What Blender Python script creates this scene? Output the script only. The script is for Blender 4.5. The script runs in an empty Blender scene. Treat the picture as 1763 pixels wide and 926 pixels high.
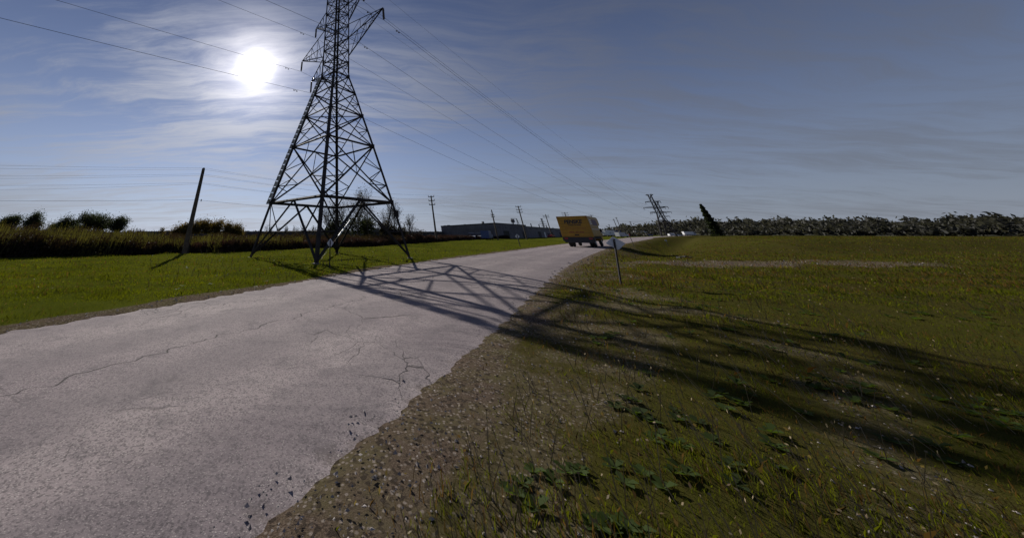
import bpy, bmesh, math, random
import numpy as np
from mathutils import Vector, Matrix
random.seed(7); RNG = np.random.default_rng(7)
scene = bpy.context.scene
COL = scene.collection

# ---------------------------------------------------------------- camera
# The photograph fills the upper left 1200x506 of a 1763x926 canvas; the lens shift keeps it there.
PW, PH, F, CX, CY, YH, H = 1763., 926., 483., 607., 123., 403., 1.3
TH = math.atan((YH - CY) / F); CT, ST = math.cos(TH), math.sin(TH)
cam_d = bpy.data.cameras.new("camera"); cam = bpy.data.objects.new("camera", cam_d); COL.objects.link(cam)
cam.location = (0, 0, H); cam.rotation_euler = (math.radians(90) + TH, 0, 0)
cam_d.sensor_fit = 'HORIZONTAL'; cam_d.sensor_width = 36; cam_d.lens = F / PW * 36
cam_d.shift_x = (PW / 2 - CX) / PW; cam_d.shift_y = -(PH / 2 - CY) / PW
cam_d.clip_start = 0.05; cam_d.clip_end = 12000
scene.camera = cam
scene.view_settings.view_transform = 'Standard'; scene.view_settings.look = 'None'
scene.view_settings.exposure = 0.0; scene.view_settings.gamma = 1.0
scene.view_settings.use_curve_mapping = False
scene.render.resolution_x, scene.render.resolution_y = 1024, 537

def ray(px, py):
    a = (px - CX) / F; b = (CY - py) / F; w = CT - b * ST
    return a / w, (b * CT + ST) / w
def at(px, py, D):
    a, b = ray(px, py); return Vector((a * D, D, H + b * D))
def on_ground(px, py, z=0.):
    a, b = ray(px, py); D = (z - H) / b; return Vector((a * D, D, z))

# ---------------------------------------------------------------- sun and sky
SUN_AZ, SUN_EL = math.radians(-21.9), math.radians(28.8)
SD = Vector((math.sin(SUN_AZ) * math.cos(SUN_EL), math.cos(SUN_AZ) * math.cos(SUN_EL), math.sin(SUN_EL)))
sd = bpy.data.lights.new("sun", 'SUN'); sd.energy = 5.0; sd.angle = math.radians(0.5); sd.color = (1, .95, .86)
so = bpy.data.objects.new("sun", sd); COL.objects.link(so); so.rotation_euler = (-SD).to_track_quat('-Z', 'Y').to_euler()
world = bpy.data.worlds.new("World"); scene.world = world; world.use_nodes = True

class NT:
    """small node helper"""
    def __init__(s, tree): s.t = tree; s.n = tree.nodes; s.l = tree.links
    def add(s, typ, **kw):
        n = s.n.new(typ)
        for k, v in kw.items(): setattr(n, k, v)
        return n
    def set(s, sock, v):
        if isinstance(v, bpy.types.NodeSocket): s.l.new(v, sock)
        elif v is not None: sock.default_value = v
    def math(s, op, a, b=None, c=None, clamp=False):
        n = s.add('ShaderNodeMath', operation=op, use_clamp=clamp)
        for i, v in enumerate((a, b, c)):
            if v is not None: s.set(n.inputs[i], v)
        return n.outputs[0]
    def mix(s, fac, a, b, blend='MIX'):
        n = s.add('ShaderNodeMix', data_type='RGBA', blend_type=blend)
        s.set(n.inputs[0], fac)
        for i, v in ((6, a), (7, b)):
            s.set(n.inputs[i], v if isinstance(v, bpy.types.NodeSocket) else (*v[:3], 1))
        return n.outputs[2]
    def noise(s, vec, scale, detail=4, rough=.55, dist=0.):
        n = s.add('ShaderNodeTexNoise'); s.set(n.inputs['Vector'], vec)
        n.inputs['Scale'].default_value = scale; n.inputs['Detail'].default_value = detail
        n.inputs['Roughness'].default_value = rough; n.inputs['Distortion'].default_value = dist
        return n.outputs[0]
    def ramp(s, v, a, b, c0=0., c1=1.):
        n = s.add('ShaderNodeMapRange', interpolation_type='SMOOTHSTEP'); s.set(n.inputs[0], v)
        for i, q in enumerate((a, b, c0, c1)): n.inputs[i + 1].default_value = q
        return n.outputs[0]
    def map(s, vec, scale=(1, 1, 1), loc=(0, 0, 0), rot=(0, 0, 0)):
        n = s.add('ShaderNodeMapping'); s.set(n.inputs[0], vec)
        n.inputs['Scale'].default_value = scale; n.inputs['Location'].default_value = loc; n.inputs['Rotation'].default_value = rot
        return n.outputs[0]

w = NT(world.node_tree); w.n.clear()
out = w.add('ShaderNodeOutputWorld'); bg = w.add('ShaderNodeBackground'); w.l.new(bg.outputs[0], out.inputs[0])
sky = w.add('ShaderNodeTexSky', sky_type='NISHITA', sun_disc=False, sun_elevation=SUN_EL, sun_rotation=SUN_AZ)
sky.air_density = 1.0; sky.dust_density = 0.1; sky.ozone_density = 4.0
tc = w.add('ShaderNodeTexCoord').outputs['Generated']
sep = w.add('ShaderNodeSeparateXYZ'); w.l.new(tc, sep.inputs[0])
dz = w.math('MAXIMUM', sep.outputs[2], 0.0)
# cirrus sheet: the view direction meets a plane high above
den = w.math('ADD', dz, 0.10)
cx_ = w.math('DIVIDE', sep.outputs[0], den); cy_ = w.math('DIVIDE', sep.outputs[1], den)
cmb = w.add('ShaderNodeCombineXYZ'); w.l.new(cx_, cmb.inputs[0]); w.l.new(cy_, cmb.inputs[1])
pl = cmb.outputs[0]
warp = w.noise(w.map(pl, (.5, .8, 1), (3.1, 1.7, 0)), 1.2, 3)
wv = w.add('ShaderNodeVectorMath', operation='MULTIPLY_ADD'); 
wc = w.add('ShaderNodeCombineXYZ'); w.l.new(warp, wc.inputs[0]); w.l.new(warp, wc.inputs[1])
w.l.new(wc.outputs[0], wv.inputs[0]); wv.inputs[1].default_value = (1.1, .7, 0); w.l.new(pl, wv.inputs[2])
p2 = wv.outputs[0]
big = w.noise(w.map(p2, (.34, .95, 1), (5.3, .15, 0), (0, 0, .12)), 1.0, 4, .55)
fine = w.noise(w.map(p2, (.9, 4.2, 1), (1.3, 4.4, 0), (0, 0, .22)), 1.6, 8, .68)
strk = w.noise(w.map(p2, (.45, 7.0, 1), (7.3, 2.4, 0), (0, 0, .1)), 1.3, 6, .6)
cl = w.math('ADD', w.math('MULTIPLY', big, .46), w.math('ADD', w.math('MULTIPLY', fine, .36), w.math('MULTIPLY', strk, .18)))
cover = w.ramp(cl, .43, .61)
# sun direction: bright veil of thin cloud round the sun, the disc itself burnt out
dn = w.add('ShaderNodeVectorMath', operation='DOT_PRODUCT')
nrm = w.add('ShaderNodeVectorMath', operation='NORMALIZE'); w.l.new(tc, nrm.inputs[0])
w.l.new(nrm.outputs[0], dn.inputs[0]); dn.inputs[1].default_value = SD
ang = w.math('ARCCOSINE', w.math('MINIMUM', dn.outputs['Value'], 1.0))
def gauss(deg):
    q = w.math('DIVIDE', ang, math.radians(deg)); return w.math('EXPONENT', w.math('MULTIPLY', w.math('MULTIPLY', q, q), -1.))
g1, g2, g3 = gauss(2.5), gauss(7.5), gauss(36.)
glow = w.mix(1., (0, 0, 0), (0, 0, 0))
SKY_K = 0.041
hs = w.add('ShaderNodeHueSaturation'); w.l.new(sky.outputs[0], hs.inputs['Color']); hs.inputs['Saturation'].default_value = .70
skyc = w.mix(1., hs.outputs[0], (SKY_K * .88, SKY_K * .98, SKY_K * 1.3), 'MULTIPLY')
# limit the clear-sky part so thin cloud and haze can sit on it
cloudc_v = w.math('MULTIPLY_ADD', g3, .50, .13)
cc = w.add('ShaderNodeCombineXYZ')
w.l.new(w.math('MULTIPLY', cloudc_v, .97), cc.inputs[0]); w.l.new(w.math('MULTIPLY', cloudc_v, 1.0), cc.inputs[1]); w.l.new(w.math('MULTIPLY', cloudc_v, 1.12), cc.inputs[2])
cfac = w.math('MULTIPLY', w.math('MULTIPLY', cover, w.ramp(dz, .42, .68, 1., .30)), w.math('MULTIPLY_ADD', g3, .42, .40))
hz = w.math('EXPONENT', w.math('MULTIPLY', dz, -6.0))
hv_ = w.math('MULTIPLY_ADD', g3, .60, .30); hc = w.add('ShaderNodeCombineXYZ')
w.l.new(w.math('MULTIPLY', hv_, .88), hc.inputs[0]); w.l.new(w.math('MULTIPLY', hv_, .98), hc.inputs[1]); w.l.new(w.math('MULTIPLY', hv_, 1.2), hc.inputs[2])
skyc = w.mix(w.math('MULTIPLY', hz, .85), skyc, hc.outputs[0])
base = w.mix(cfac, skyc, cc.outputs[0])
def addglow(c, g, col, k):
    n = w.add('ShaderNodeVectorMath', operation='SCALE'); n.inputs[0].default_value = col
    w.l.new(w.math('MULTIPLY', g, k), n.inputs['Scale'])
    a = w.add('ShaderNodeVectorMath', operation='ADD'); w.l.new(c, a.inputs[0]); w.l.new(n.outputs[0], a.inputs[1]); return a.outputs[0]
base = addglow(base, w.math('MULTIPLY', g2, w.math('MULTIPLY_ADD', fine, 1.1, .45)), (1, .93, .90), .72)
base = addglow(base, g1, (1, .97, .93), 2.1)
w.l.new(base, bg.inputs['Color']); bg.inputs['Strength'].default_value = 1.0

# ---------------------------------------------------------------- materials
MATS = {}
def mat(name, col, rough=.7, var=.25, scale=6., metal=0., bump=0., translucent=None, col2=None, spec=.5, coord='Object'):
    if name in MATS: return MATS[name]
    m = bpy.data.materials.new(name); m.use_nodes = True; t = NT(m.node_tree); t.n.clear()
    o = t.add('ShaderNodeOutputMaterial'); p = t.add('ShaderNodeBsdfPrincipled')
    v = t.add('ShaderNodeTexCoord').outputs[coord]
    nz = t.noise(v, scale, 5, .6)
    c2 = col2 or tuple(c * (1 - var) for c in col)
    c1 = tuple(min(1, c * (1 + var * .6)) for c in col)
    c = t.mix(t.ramp(nz, .36, .64), c2, c1)
    t.l.new(c, p.inputs['Base Color']); p.inputs['Roughness'].default_value = rough
    p.inputs['Metallic'].default_value = metal; p.inputs['Specular IOR Level'].default_value = spec
    if bump:
        b = t.add('ShaderNodeBump'); b.inputs['Strength'].default_value = bump; b.inputs['Distance'].default_value = .02
        t.l.new(t.noise(v, scale * 5, 6, .7), b.inputs['Height']); t.l.new(b.outputs[0], p.inputs['Normal'])
    sh = p.outputs[0]
    if translucent:
        tr = t.add('ShaderNodeBsdfTranslucent'); t.l.new(t.mix(1., c, translucent, 'MULTIPLY'), tr.inputs[0])
        ms = t.add('ShaderNodeMixShader'); ms.inputs[0].default_value = .5
        t.l.new(p.outputs[0], ms.inputs[1]); t.l.new(tr.outputs[0], ms.inputs[2]); sh = ms.outputs[0]
    t.l.new(sh, o.inputs[0]); MATS[name] = m; return m

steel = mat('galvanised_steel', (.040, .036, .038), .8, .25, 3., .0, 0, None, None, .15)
steel_pale = mat('pale_steel', (.6, .59, .57), .5, .3, 4., .3)
timber = mat('weathered_timber', (.10, .075, .055), .85, .35, 5., 0, .5)
porcelain = mat('brown_porcelain', (.06, .045, .045), .35, .2, 8.)
cable = mat('aluminium_cable', (.10, .10, .11), .5, .1, 1., .3)
bark = mat('bark', (.075, .06, .05), .9, .35, 6., 0, .5)
rubber = mat('black_rubber', (.02, .02, .02), .85, .2, 6.)
yellow = mat('yellow_truck_paint', (.40, .215, .012), .4, .12, 1.2)
black_p = mat('black_paint', (.02, .02, .025), .5, .2, 4.)
dark_under = mat('dark_chassis', (.02, .02, .022), .8, .2, 4.)
white_p = mat('white_paint', (.75, .75, .76), .5, .12, 3.)
grey_wall = mat('grey_metal_cladding', (.12, .115, .14), .7, .2, .6, 0, 0)
roof_m = mat('dark_roofing', (.08, .08, .09), .8, .2, 1.)
glass_m = mat('dark_glass', (.03, .035, .045), .12, .2, 2.)
sign_back = mat('bare_aluminium_sign', (.72, .72, .78), .5, .12, 5., .1)
red_lens = mat('red_lens', (.35, .02, .02), .3, .1, 5.)
concrete = mat('concrete', (.16, .15, .13), .9, .25, 6., 0, .4)
def leafmat(name, col, col2, tl=(1.3, 1.3, .6), sc=.6): return mat(name, col, .65, .2, sc, 0, 0, tl, col2, .3)
leaf_dark = leafmat('dark_green_leaves', (.045, .055, .025), (.025, .03, .016), (.7, .75, .4))
leaf_gold = leafmat('yellow_brown_leaves', (.14, .10, .025), (.07, .055, .02), (.9, .85, .5))
leaf_dry = leafmat('dry_brown_leaves', (.06, .05, .03), (.035, .03, .02), (.8, .8, .5))
weed_m = leafmat('tall_weed_leaves', (.040, .032, .015), (.022, .014, .012), (.7, .6, .35), .35)
weed_red = leafmat('red_brown_brush', (.045, .026, .02), (.024, .017, .014), (.6, .5, .4), .5)
wood_far = leafmat('far_woodland_leaves', (.06, .058, .045), (.035, .035, .03), (.8, .8, .6), .05)

# ---------------------------------------------------------------- object helpers
class MB:
    """collects boxes, bars and tubes and links them as one mesh"""
    def __init__(s): s.v = []; s.f = []
    def raw(s, vs, fs):
        b = len(s.v); s.v += [tuple(v) for v in vs]; s.f += [tuple(i + b for i in f) for f in fs]; return s
    def box(s, x0, x1, y0, y1, z0, z1):
        return s.raw([(x, y, z) for x in (x0, x1) for y in (y0, y1) for z in (z0, z1)],
                     [(0, 1, 3, 2), (4, 6, 7, 5), (0, 4, 5, 1), (2, 3, 7, 6), (0, 2, 6, 4), (1, 5, 7, 3)])
    def bar(s, a, b, wd, th=None, up=None):
        a, b = Vector(a), Vector(b); th = th or wd; d = (b - a).normalized()
        u = Vector(up) if up else (Vector((0, 0, 1)) if abs(d.z) < .9 else Vector((1, 0, 0)))
        r = d.cross(u).normalized(); u = r.cross(d).normalized()
        vs = [p + r * i * wd / 2 + u * j * th / 2 for p in (a, b) for i, j in ((-1, -1), (1, -1), (1, 1), (-1, 1))]
        return s.raw(vs, [(0, 1, 2, 3)[::-1], (4, 5, 6, 7), (0, 1, 5, 4), (1, 2, 6, 5), (2, 3, 7, 6), (3, 0, 4, 7)])
    def angle(s, a, b, wd, inward):
        """steel angle section, its corner facing away from 'inward'"""
        a, b = Vector(a), Vector(b); d = (b - a).normalized(); n = Vector(inward); n = (n - d * n.dot(d))
        n = n.normalized() if n.length > 1e-4 else d.orthogonal().normalized()
        m = d.cross(n); p, q = (n + m).normalized(), (n - m).normalized(); t = wd * .16
        prof = [Vector((0, 0, 0)), p * wd, p * wd + q * t, p * t + q * t, q * wd + p * t, q * wd]
        off = -(p + q) * wd * .35
        vs = [e + k + off for e in (a, b) for k in prof]
        return s.raw(vs, [(i, (i + 1) % 6, (i + 1) % 6 + 6, i + 6) for i in range(6)] + [(5, 4, 3, 0), (3, 2, 1, 0), (6, 9, 10, 11), (6, 7, 8, 9)])
    def tube(s, pts, rad, n=8, caps=True):
        pts = [Vector(p) for p in pts]; rad = rad if hasattr(rad, '__len__') else [rad] * len(pts); b = len(s.v)
        for i, p in enumerate(pts):
            d = (pts[min(i + 1, len(pts) - 1)] - pts[max(i - 1, 0)]).normalized()
            u = d.orthogonal().normalized() if abs(d.z) > .95 else d.cross(Vector((0, 0, 1))).normalized(); v = d.cross(u)
            s.v += [tuple(p + (u * math.cos(k * 2 * math.pi / n) + v * math.sin(k * 2 * math.pi / n)) * rad[i]) for k in range(n)]
        for i in range(len(pts) - 1):
            s.f += [(b + i * n + k, b + i * n + (k + 1) % n, b + (i + 1) * n + (k + 1) % n, b + (i + 1) * n + k) for k in range(n)]
        if caps: s.f += [tuple(b + k for k in range(n))[::-1], tuple(b + (len(pts) - 1) * n + k for k in range(n))]
        return s
    def prism(s, prof, y0, y1):
        """profile of (x, z) extruded along y"""
        n = len(prof)
        return s.raw([(x, y, z) for y in (y0, y1) for x, z in prof],
                     [(i, (i + 1) % n, (i + 1) % n + n, i + n) for i in range(n)] + [tuple(range(n))[::-1], tuple(range(n, 2 * n))])
    def build(s, name, m, parent=None, smooth=False, bevel=0):
        me = bpy.data.meshes.new(name); me.from_pydata(s.v, [], s.f)
        if smooth: me.polygons.foreach_set('use_smooth', [True] * len(me.polygons))
        bm = bmesh.new(); bm.from_mesh(me); bmesh.ops.recalc_face_normals(bm, faces=bm.faces)
        if bevel: bmesh.ops.bevel(bm, geom=list(bm.edges), offset=bevel, segments=2, affect='EDGES', clamp_overlap=True)
        bm.to_mesh(me); bm.free()
        me.materials.append(m); o = bpy.data.objects.new(name, me); COL.objects.link(o)
        if parent: o.parent = parent
        return o
def tag(o, label=None, cat=None, group=None, kind=None):
    if label: o['label'] = label
    if cat: o['category'] = cat
    if group: o['group'] = group
    if kind: o['kind'] = kind
    return o
def thing(name, label, cat, loc=(0, 0, 0), rz=0, group=None):
    o = bpy.data.objects.new(name, None); COL.objects.link(o); o.location = loc; o.rotation_euler = (0, 0, rz)
    return tag(o, label, cat, group)
def copy_tree(o, parent=None):
    c = o.copy(); COL.objects.link(c); c.parent = parent
    for ch in KIDS.get(o.name, [x for x in COL.objects if x.parent == o]): copy_tree(ch, c)
    return c
KIDS = {}
def quads(name, P, m, parent=None, tris=False):
    """P: (n,4,3) or (n,3,3) numpy corners -> one mesh"""
    n, k = P.shape[:2]; me = bpy.data.meshes.new(name)
    me.vertices.add(n * k); me.vertices.foreach_set('co', P.reshape(-1).astype(np.float32))
    me.loops.add(n * k); me.loops.foreach_set('vertex_index', np.arange(n * k, dtype=np.int32))
    me.polygons.add(n); me.polygons.foreach_set('loop_start', np.arange(0, n * k, k, dtype=np.int32))
    me.polygons.foreach_set('loop_total', np.full(n, k, dtype=np.int32)); me.update(calc_edges=True)
    me.materials.append(m); o = bpy.data.objects.new(name, me); COL.objects.link(o); o.parent = parent
    return o
def leaf_cards(c, size, flat=0.):
    """random leaf shapes (rhombus quads) about centres c (n,3) with sizes (n,)"""
    n = len(c); u = RNG.normal(size=(n, 3)); u /= np.linalg.norm(u, axis=1)[:, None]
    v = np.cross(u, RNG.normal(size=(n, 3))); v /= np.linalg.norm(v, axis=1)[:, None]
    s = np.asarray(size)[:, None] * np.ones((n, 1)); a = u * s; b = v * s * .55
    return np.stack([c - a, c - b, c + a, c + b], 1)

# ---------------------------------------------------------------- road and ground
RL = [(-17, -10), (-9.2, 1), (-6.3, 5), (-3.46, 8.9), (-1.05, 12.9), (2.4, 17.4), (5.86, 21.21), (13.83, 29.88), (30.3, 48.7), (50, 69.5), (93.4, 114), (148, 168.5), (339, 336), (700, 640)]
RR = [(-9.9, -14), (-2.6, -1.0), (1.2, 4.1), (3.7, 7.1), (5.7, 9.5), (8.6, 13.2), (11.4, 16.8), (19.3, 26.1), (36.0, 44.1), (56.2, 64.2), (100, 108), (154, 162), (345, 329), (707, 632)]
def smooth_line(pts, per):
    """Catmull-Rom"""
    P = np.array([pts[0]] + pts + [pts[-1]], float); o = []
    for i in range(1, len(P) - 2):
        p0, p1, p2, p3 = P[i - 1:i + 3]
        for t in np.arange(per) / per:
            o.append(.5 * ((2 * p1) + (-p0 + p2) * t + (2 * p0 - 5 * p1 + 4 * p2 - p3) * t * t + (-p0 + 3 * p1 - 3 * p2 + p3) * t ** 3))
    o.append(P[-2]); return np.array(o)
RLs, RRs = smooth_line(RL, 14), smooth_line(RR, 14); RC = (RLs + RRs) / 2
def seg_dist(x, y, line):
    """distance of points to a polyline"""
    d = np.full(x.shape, 1e9)
    for (ax, ay), (bx, by) in zip(line[:-1], line[1:]):
        vx, vy = bx - ax, by - ay; L = vx * vx + vy * vy + 1e-9
        t = np.clip(((x - ax) * vx + (y - ay) * vy) / L, 0, 1)
        d = np.minimum(d, np.hypot(x - ax - t * vx, y - ay - t * vy))
    return d
def sst(x, a, b): t = np.clip((x - a) / (b - a), 0, 1); return t * t * (3 - 2 * t)
DITCH = [tuple(on_ground(px, py, z_)[:2]) for px, py, z_ in ((1122, 445.5, -.15), (1146, 440, -.45), (1158, 431, -.85), (1172, 420, -1.1), (1186, 411.5, -1.1))] + [(330, 290), (690, 600)]
_DA = np.array(DITCH)
def seg_right(x, y): return ((x * .77 - y * .64) > np.interp(x * .64 + y * .77, _DA[:, 0] * .64 + _DA[:, 1] * .77, _DA[:, 0] * .77 - _DA[:, 1] * .64)).astype(float)
def ground(x, y):
    x = np.asarray(x, float); y = np.asarray(y, float)
    dr = seg_dist(x, y, RC[::3]); off = sst(dr, 3.4, 5.5)
    r = np.hypot(x, y)
    n = .05 * np.sin(x * .9 + 1.3 * np.sin(y * .53)) * np.sin(y * .8 + .7) + .03 * np.sin(x * 2.3 + y * 1.1) * np.sin(y * 2.9 - x * .7 + 1) \
        + .014 * np.sin(x * 6.1 + 2 * np.sin(y * 3.1)) * np.sin(y * 5.3)
    z = n * off * .8
    dd = seg_dist(x, y, DITCH); end = 1.
    z = z - np.interp(y, [20, 30, 47, 80], [.15, .5, 1.0, 1.25]) * (1 - sst(dd, .0, 5.0)) ** 1.25 * off
    bank = sst((x - y) * .707 - 2.0, 0, 6) * (1 - sst(r, 120, 200))       # low bank beyond the ditch
    z = z + .85 * bank * sst(dd, 1.0, 6) * sst(y, 24, 34) * (seg_right(x, y))
    z = z + .09 * np.exp(-((x + 1.5) ** 2 + (y - 16.2) ** 2) / 6.)
    z = z - .02 * (1 - sst(dr, 2.4, 3.2)) * 4
    return z
def gz(x, y): return float(ground(np.array([x]), np.array([y]))[0])
def sinh_axis(a, lo, hi, n):
    return a * np.sinh(np.linspace(math.asinh(lo / a), math.asinh(hi / a), n))
gx = sinh_axis(9., -4000, 4000, 700); gy = sinh_axis(10., -400, 5000, 620)
X, Y = np.meshgrid(gx, gy); Z = ground(X, Y)
nx, ny = len(gx), len(gy)
me = bpy.data.meshes.new('ground'); me.vertices.add(nx * ny)
me.vertices.foreach_set('co', np.stack([X, Y, Z], -1).reshape(-1))
ii = (np.arange(ny - 1)[:, None] * nx + np.arange(nx - 1)[None, :]).reshape(-1)
Q = np.stack([ii, ii + 1, ii + 1 + nx, ii + nx], 1).astype(np.int32)
me.loops.add(Q.size); me.loops.foreach_set('vertex_index', Q.reshape(-1)); me.polygons.add(len(Q))
me.polygons.foreach_set('loop_start', np.arange(0, Q.size, 4, dtype=np.int32)); me.polygons.foreach_set('loop_total', np.full(len(Q), 4, dtype=np.int32))
me.update(calc_edges=True); me.polygons.foreach_set('use_smooth', [True] * len(Q))
# how bare the ground is: verge beside the road, gravel crossing over the ditch (a property of the place, used by grass too)
def bare(x, y):
    dr = seg_dist(x, y, RC[::2]); right = sst((x - y) * .707 + 2.0, -1, 1) * 0 + 1
    nz = .5 + .5 * np.sin(x * 1.7 + 2.1 * np.sin(y * .9)) * np.sin(y * 1.3 + 1.1 * np.sin(x * .8))
    v = 1 - sst(dr + (nz - .5) * .4, 3.35, 3.8)
    rightside = ((x * .77 - y * .64) > seg_side(x, y))
    crossing = (1 - sst(np.abs((y - 17.4) - .02 * (x - 20)) + (nz - .5) * 1.6, .8, 2.6)) * sst(x, 12.0, 15.5) * (1 - sst(x, 24, 36))
    wide = (1 - sst(dr + (nz - .5) * 3.4, 4.2, 7.2)) * rightside * .62
    return np.clip(np.maximum(np.maximum(v, crossing * .95), wide), 0, 1)
def seg_side(x, y): return np.interp(x * .64 + y * .77, RC[:, 0] * .64 + RC[:, 1] * .77, RC[:, 0] * .77 - RC[:, 1] * .64)
B = bare(X, Y); att = me.attributes.new('bare', 'FLOAT', 'POINT'); att.data.foreach_set('value', B.reshape(-1).astype(np.float32))
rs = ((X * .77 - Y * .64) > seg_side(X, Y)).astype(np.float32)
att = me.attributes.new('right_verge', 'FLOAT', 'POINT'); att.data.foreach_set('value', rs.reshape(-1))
gm = bpy.data.materials.new('grassy_ground'); gm.use_nodes = True; t = NT(gm.node_tree); t.n.clear()
o_ = t.add('ShaderNodeOutputMaterial'); p_ = t.add('ShaderNodeBsdfPrincipled'); v = t.add('ShaderNodeTexCoord').outputs['Object']
na, nb, nc = t.noise(v, .16, 5, .6), t.noise(v, 1.3, 6, .7), t.noise(v, 22., 5, .75)
green = t.mix(t.ramp(na, .35, .65), (.056, .066, .008), (.092, .098, .013))
dry = t.mix(t.ramp(nb, .4, .62), (.105, .088, .022), (.06, .078, .012))
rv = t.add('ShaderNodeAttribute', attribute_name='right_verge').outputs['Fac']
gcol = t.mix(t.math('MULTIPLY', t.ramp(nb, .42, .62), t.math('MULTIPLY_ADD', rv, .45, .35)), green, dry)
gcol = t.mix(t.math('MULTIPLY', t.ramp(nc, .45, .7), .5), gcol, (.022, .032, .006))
gcol = t.mix(t.math('MULTIPLY', rv, t.ramp(na, .3, .6, .4, .75)), gcol, (.045, .032, .014))  # brown patches; colour also darkened on this side to stand in for lens vignetting
nf = t.noise(v, 90., 4, .8)
soil = t.mix(t.ramp(nf, .38, .66), (.07, .05, .037), (.165, .125, .095)); soil = t.mix(t.ramp(nb, .4, .65), soil, (.10, .085, .045))
pb = t.add('ShaderNodeTexVoronoi'); pb.inputs['Scale'].default_value = 34.; t.l.new(v, pb.inputs['Vector'])
pbs = t.add('ShaderNodeSeparateXYZ'); t.l.new(pb.outputs['Color'], pbs.inputs[0])
soil = t.mix(t.math('MULTIPLY', t.ramp(pb.outputs['Distance'], .25, .5, 1., 0.), t.ramp(pbs.outputs[0], .45, .8)), soil, (.24, .20, .17))
soil = t.mix(t.math('MULTIPLY', t.ramp(pbs.outputs[1], .7, .9), .8), soil, (.04, .032, .026))
ba = t.add('ShaderNodeAttribute', attribute_name='bare').outputs['Fac']
bf = t.ramp(t.math('ADD', ba, t.math('MULTIPLY', t.math('SUBTRACT', nb, .5), 1.3)), .40, .80)
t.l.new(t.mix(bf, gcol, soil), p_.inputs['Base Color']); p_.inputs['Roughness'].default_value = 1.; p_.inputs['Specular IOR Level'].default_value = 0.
bp = t.add('ShaderNodeBump'); bp.inputs['Strength'].default_value = .5; bp.inputs['Distance'].default_value = .03
t.l.new(t.math('ADD', t.math('MULTIPLY', nc, .5), nf), bp.inputs['Height']); t.l.new(bp.outputs[0], p_.inputs['Normal']); t.l.new(p_.outputs[0], o_.inputs[0])
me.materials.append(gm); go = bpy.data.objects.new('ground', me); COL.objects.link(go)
tag(go, 'wide flat grassy ground with a shallow ditch on the right', kind='structure')

# road sheet, ragged at both edges
rm = bpy.data.materials.new('worn_asphalt'); rm.use_nodes = True; t = NT(rm.node_tree); t.n.clear()
o_ = t.add('ShaderNodeOutputMaterial'); p_ = t.add('ShaderNodeBsdfPrincipled'); v = t.add('ShaderNodeTexCoord').outputs['Object']
n1, n2, n3, n4 = t.noise(v, .35, 4, .6), t.noise(v, 2.2, 7, .75), t.noise(v, 24., 6, .9), t.noise(v, 85., 3, .9)
wn = t.add('ShaderNodeTexNoise'); wn.inputs['Scale'].default_value = 1.1; wn.inputs['Detail'].default_value = 5; t.l.new(v, wn.inputs['Vector'])
wa = t.add('ShaderNodeVectorMath', operation='MULTIPLY_ADD'); t.l.new(wn.outputs['Color'], wa.inputs[0]); wa.inputs[1].default_value = (.75, .75, 0); t.l.new(v, wa.inputs[2])
def cracks(scale, width, keep, rot):
    vo = t.add('ShaderNodeTexVoronoi', feature='DISTANCE_TO_EDGE'); vo.inputs['Scale'].default_value = scale
    t.l.new(t.map(wa.outputs[0], (1, .55, 1), (0, 0, 0), (0, 0, rot)), vo.inputs['Vector'])
    m_ = t.ramp(vo.outputs['Distance'], 0., width * .7, .8, 0.)
    return t.math('MULTIPLY', m_, t.ramp(t.noise(v, keep, 4), .5, .6))
ck = t.math('MAXIMUM', cracks(.36, .008, .23, -.7), cracks(2.3, .03, .33, .3), clamp=True)
c = t.mix(t.ramp(n1, .35, .65), (.27, .22, .228), (.375, .315, .31))
c = t.mix(t.math('MULTIPLY', t.ramp(n2, .42, .68), .55), c, (.15, .125, .135))
c = t.mix(t.math('MULTIPLY', t.ramp(n3, .50, .62), .65), c, (.085, .075, .08))
c = t.mix(t.math('MULTIPLY', t.ramp(n4, .57, .68), .6), c, (.46, .42, .41))
ag = t.add('ShaderNodeTexVoronoi'); ag.inputs['Scale'].default_value = 85.; t.l.new(v, ag.inputs['Vector'])
ags = t.add('ShaderNodeSeparateXYZ'); t.l.new(ag.outputs['Color'], ags.inputs[0])
agf = t.math('MULTIPLY', t.ramp(ag.outputs['Distance'], .2, .5, 1., 0.), t.ramp(ags.outputs[0], .55, .75))
c = t.mix(t.math('MULTIPLY', agf, .8), c, (.50, .45, .42)); c = t.mix(t.math('MULTIPLY', t.ramp(ags.outputs[1], .72, .85), .6), c, (.06, .052, .055))
# two darker wheel paths follow the lane (uv.x = across the road)
uv = t.add('ShaderNodeSeparateXYZ'); t.l.new(t.add('ShaderNodeUVMap').outputs[0], uv.inputs[0])
wp = t.math('ABSOLUTE', t.math('SINE', t.math('MULTIPLY', uv.outputs[0], 4 * math.pi)))
c = t.mix(t.math('MULTIPLY', t.ramp(wp, .4, 1.), .35), c, (.13, .11, .12))
edge = t.math('ABSOLUTE', t.math('SUBTRACT', uv.outputs[0], .5))
c = t.mix(t.math('MULTIPLY', t.ramp(t.math('ADD', edge, t.math('MULTIPLY', t.math('SUBTRACT', n2, .45), .16)), .455, .515), .95), c, (.14, .105, .08))
seam = t.ramp(t.math('ABSOLUTE', t.math('ADD', t.math('SUBTRACT', uv.outputs[0], .5), t.math('MULTIPLY', t.math('SUBTRACT', n1, .5), .05))), 0., .0028, 1., 0.)
ck = t.math('MAXIMUM', ck, t.math('MULTIPLY', seam, t.ramp(n2, .35, .5)))
pv = t.add('ShaderNodeTexVoronoi'); pv.inputs['Scale'].default_value = .13; t.l.new(t.map(wa.outputs[0], (1, .6, 1), (2, 5, 0), (0, 0, -.65)), pv.inputs['Vector'])
psp = t.add('ShaderNodeSeparateXYZ'); t.l.new(pv.outputs['Color'], psp.inputs[0])
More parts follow.
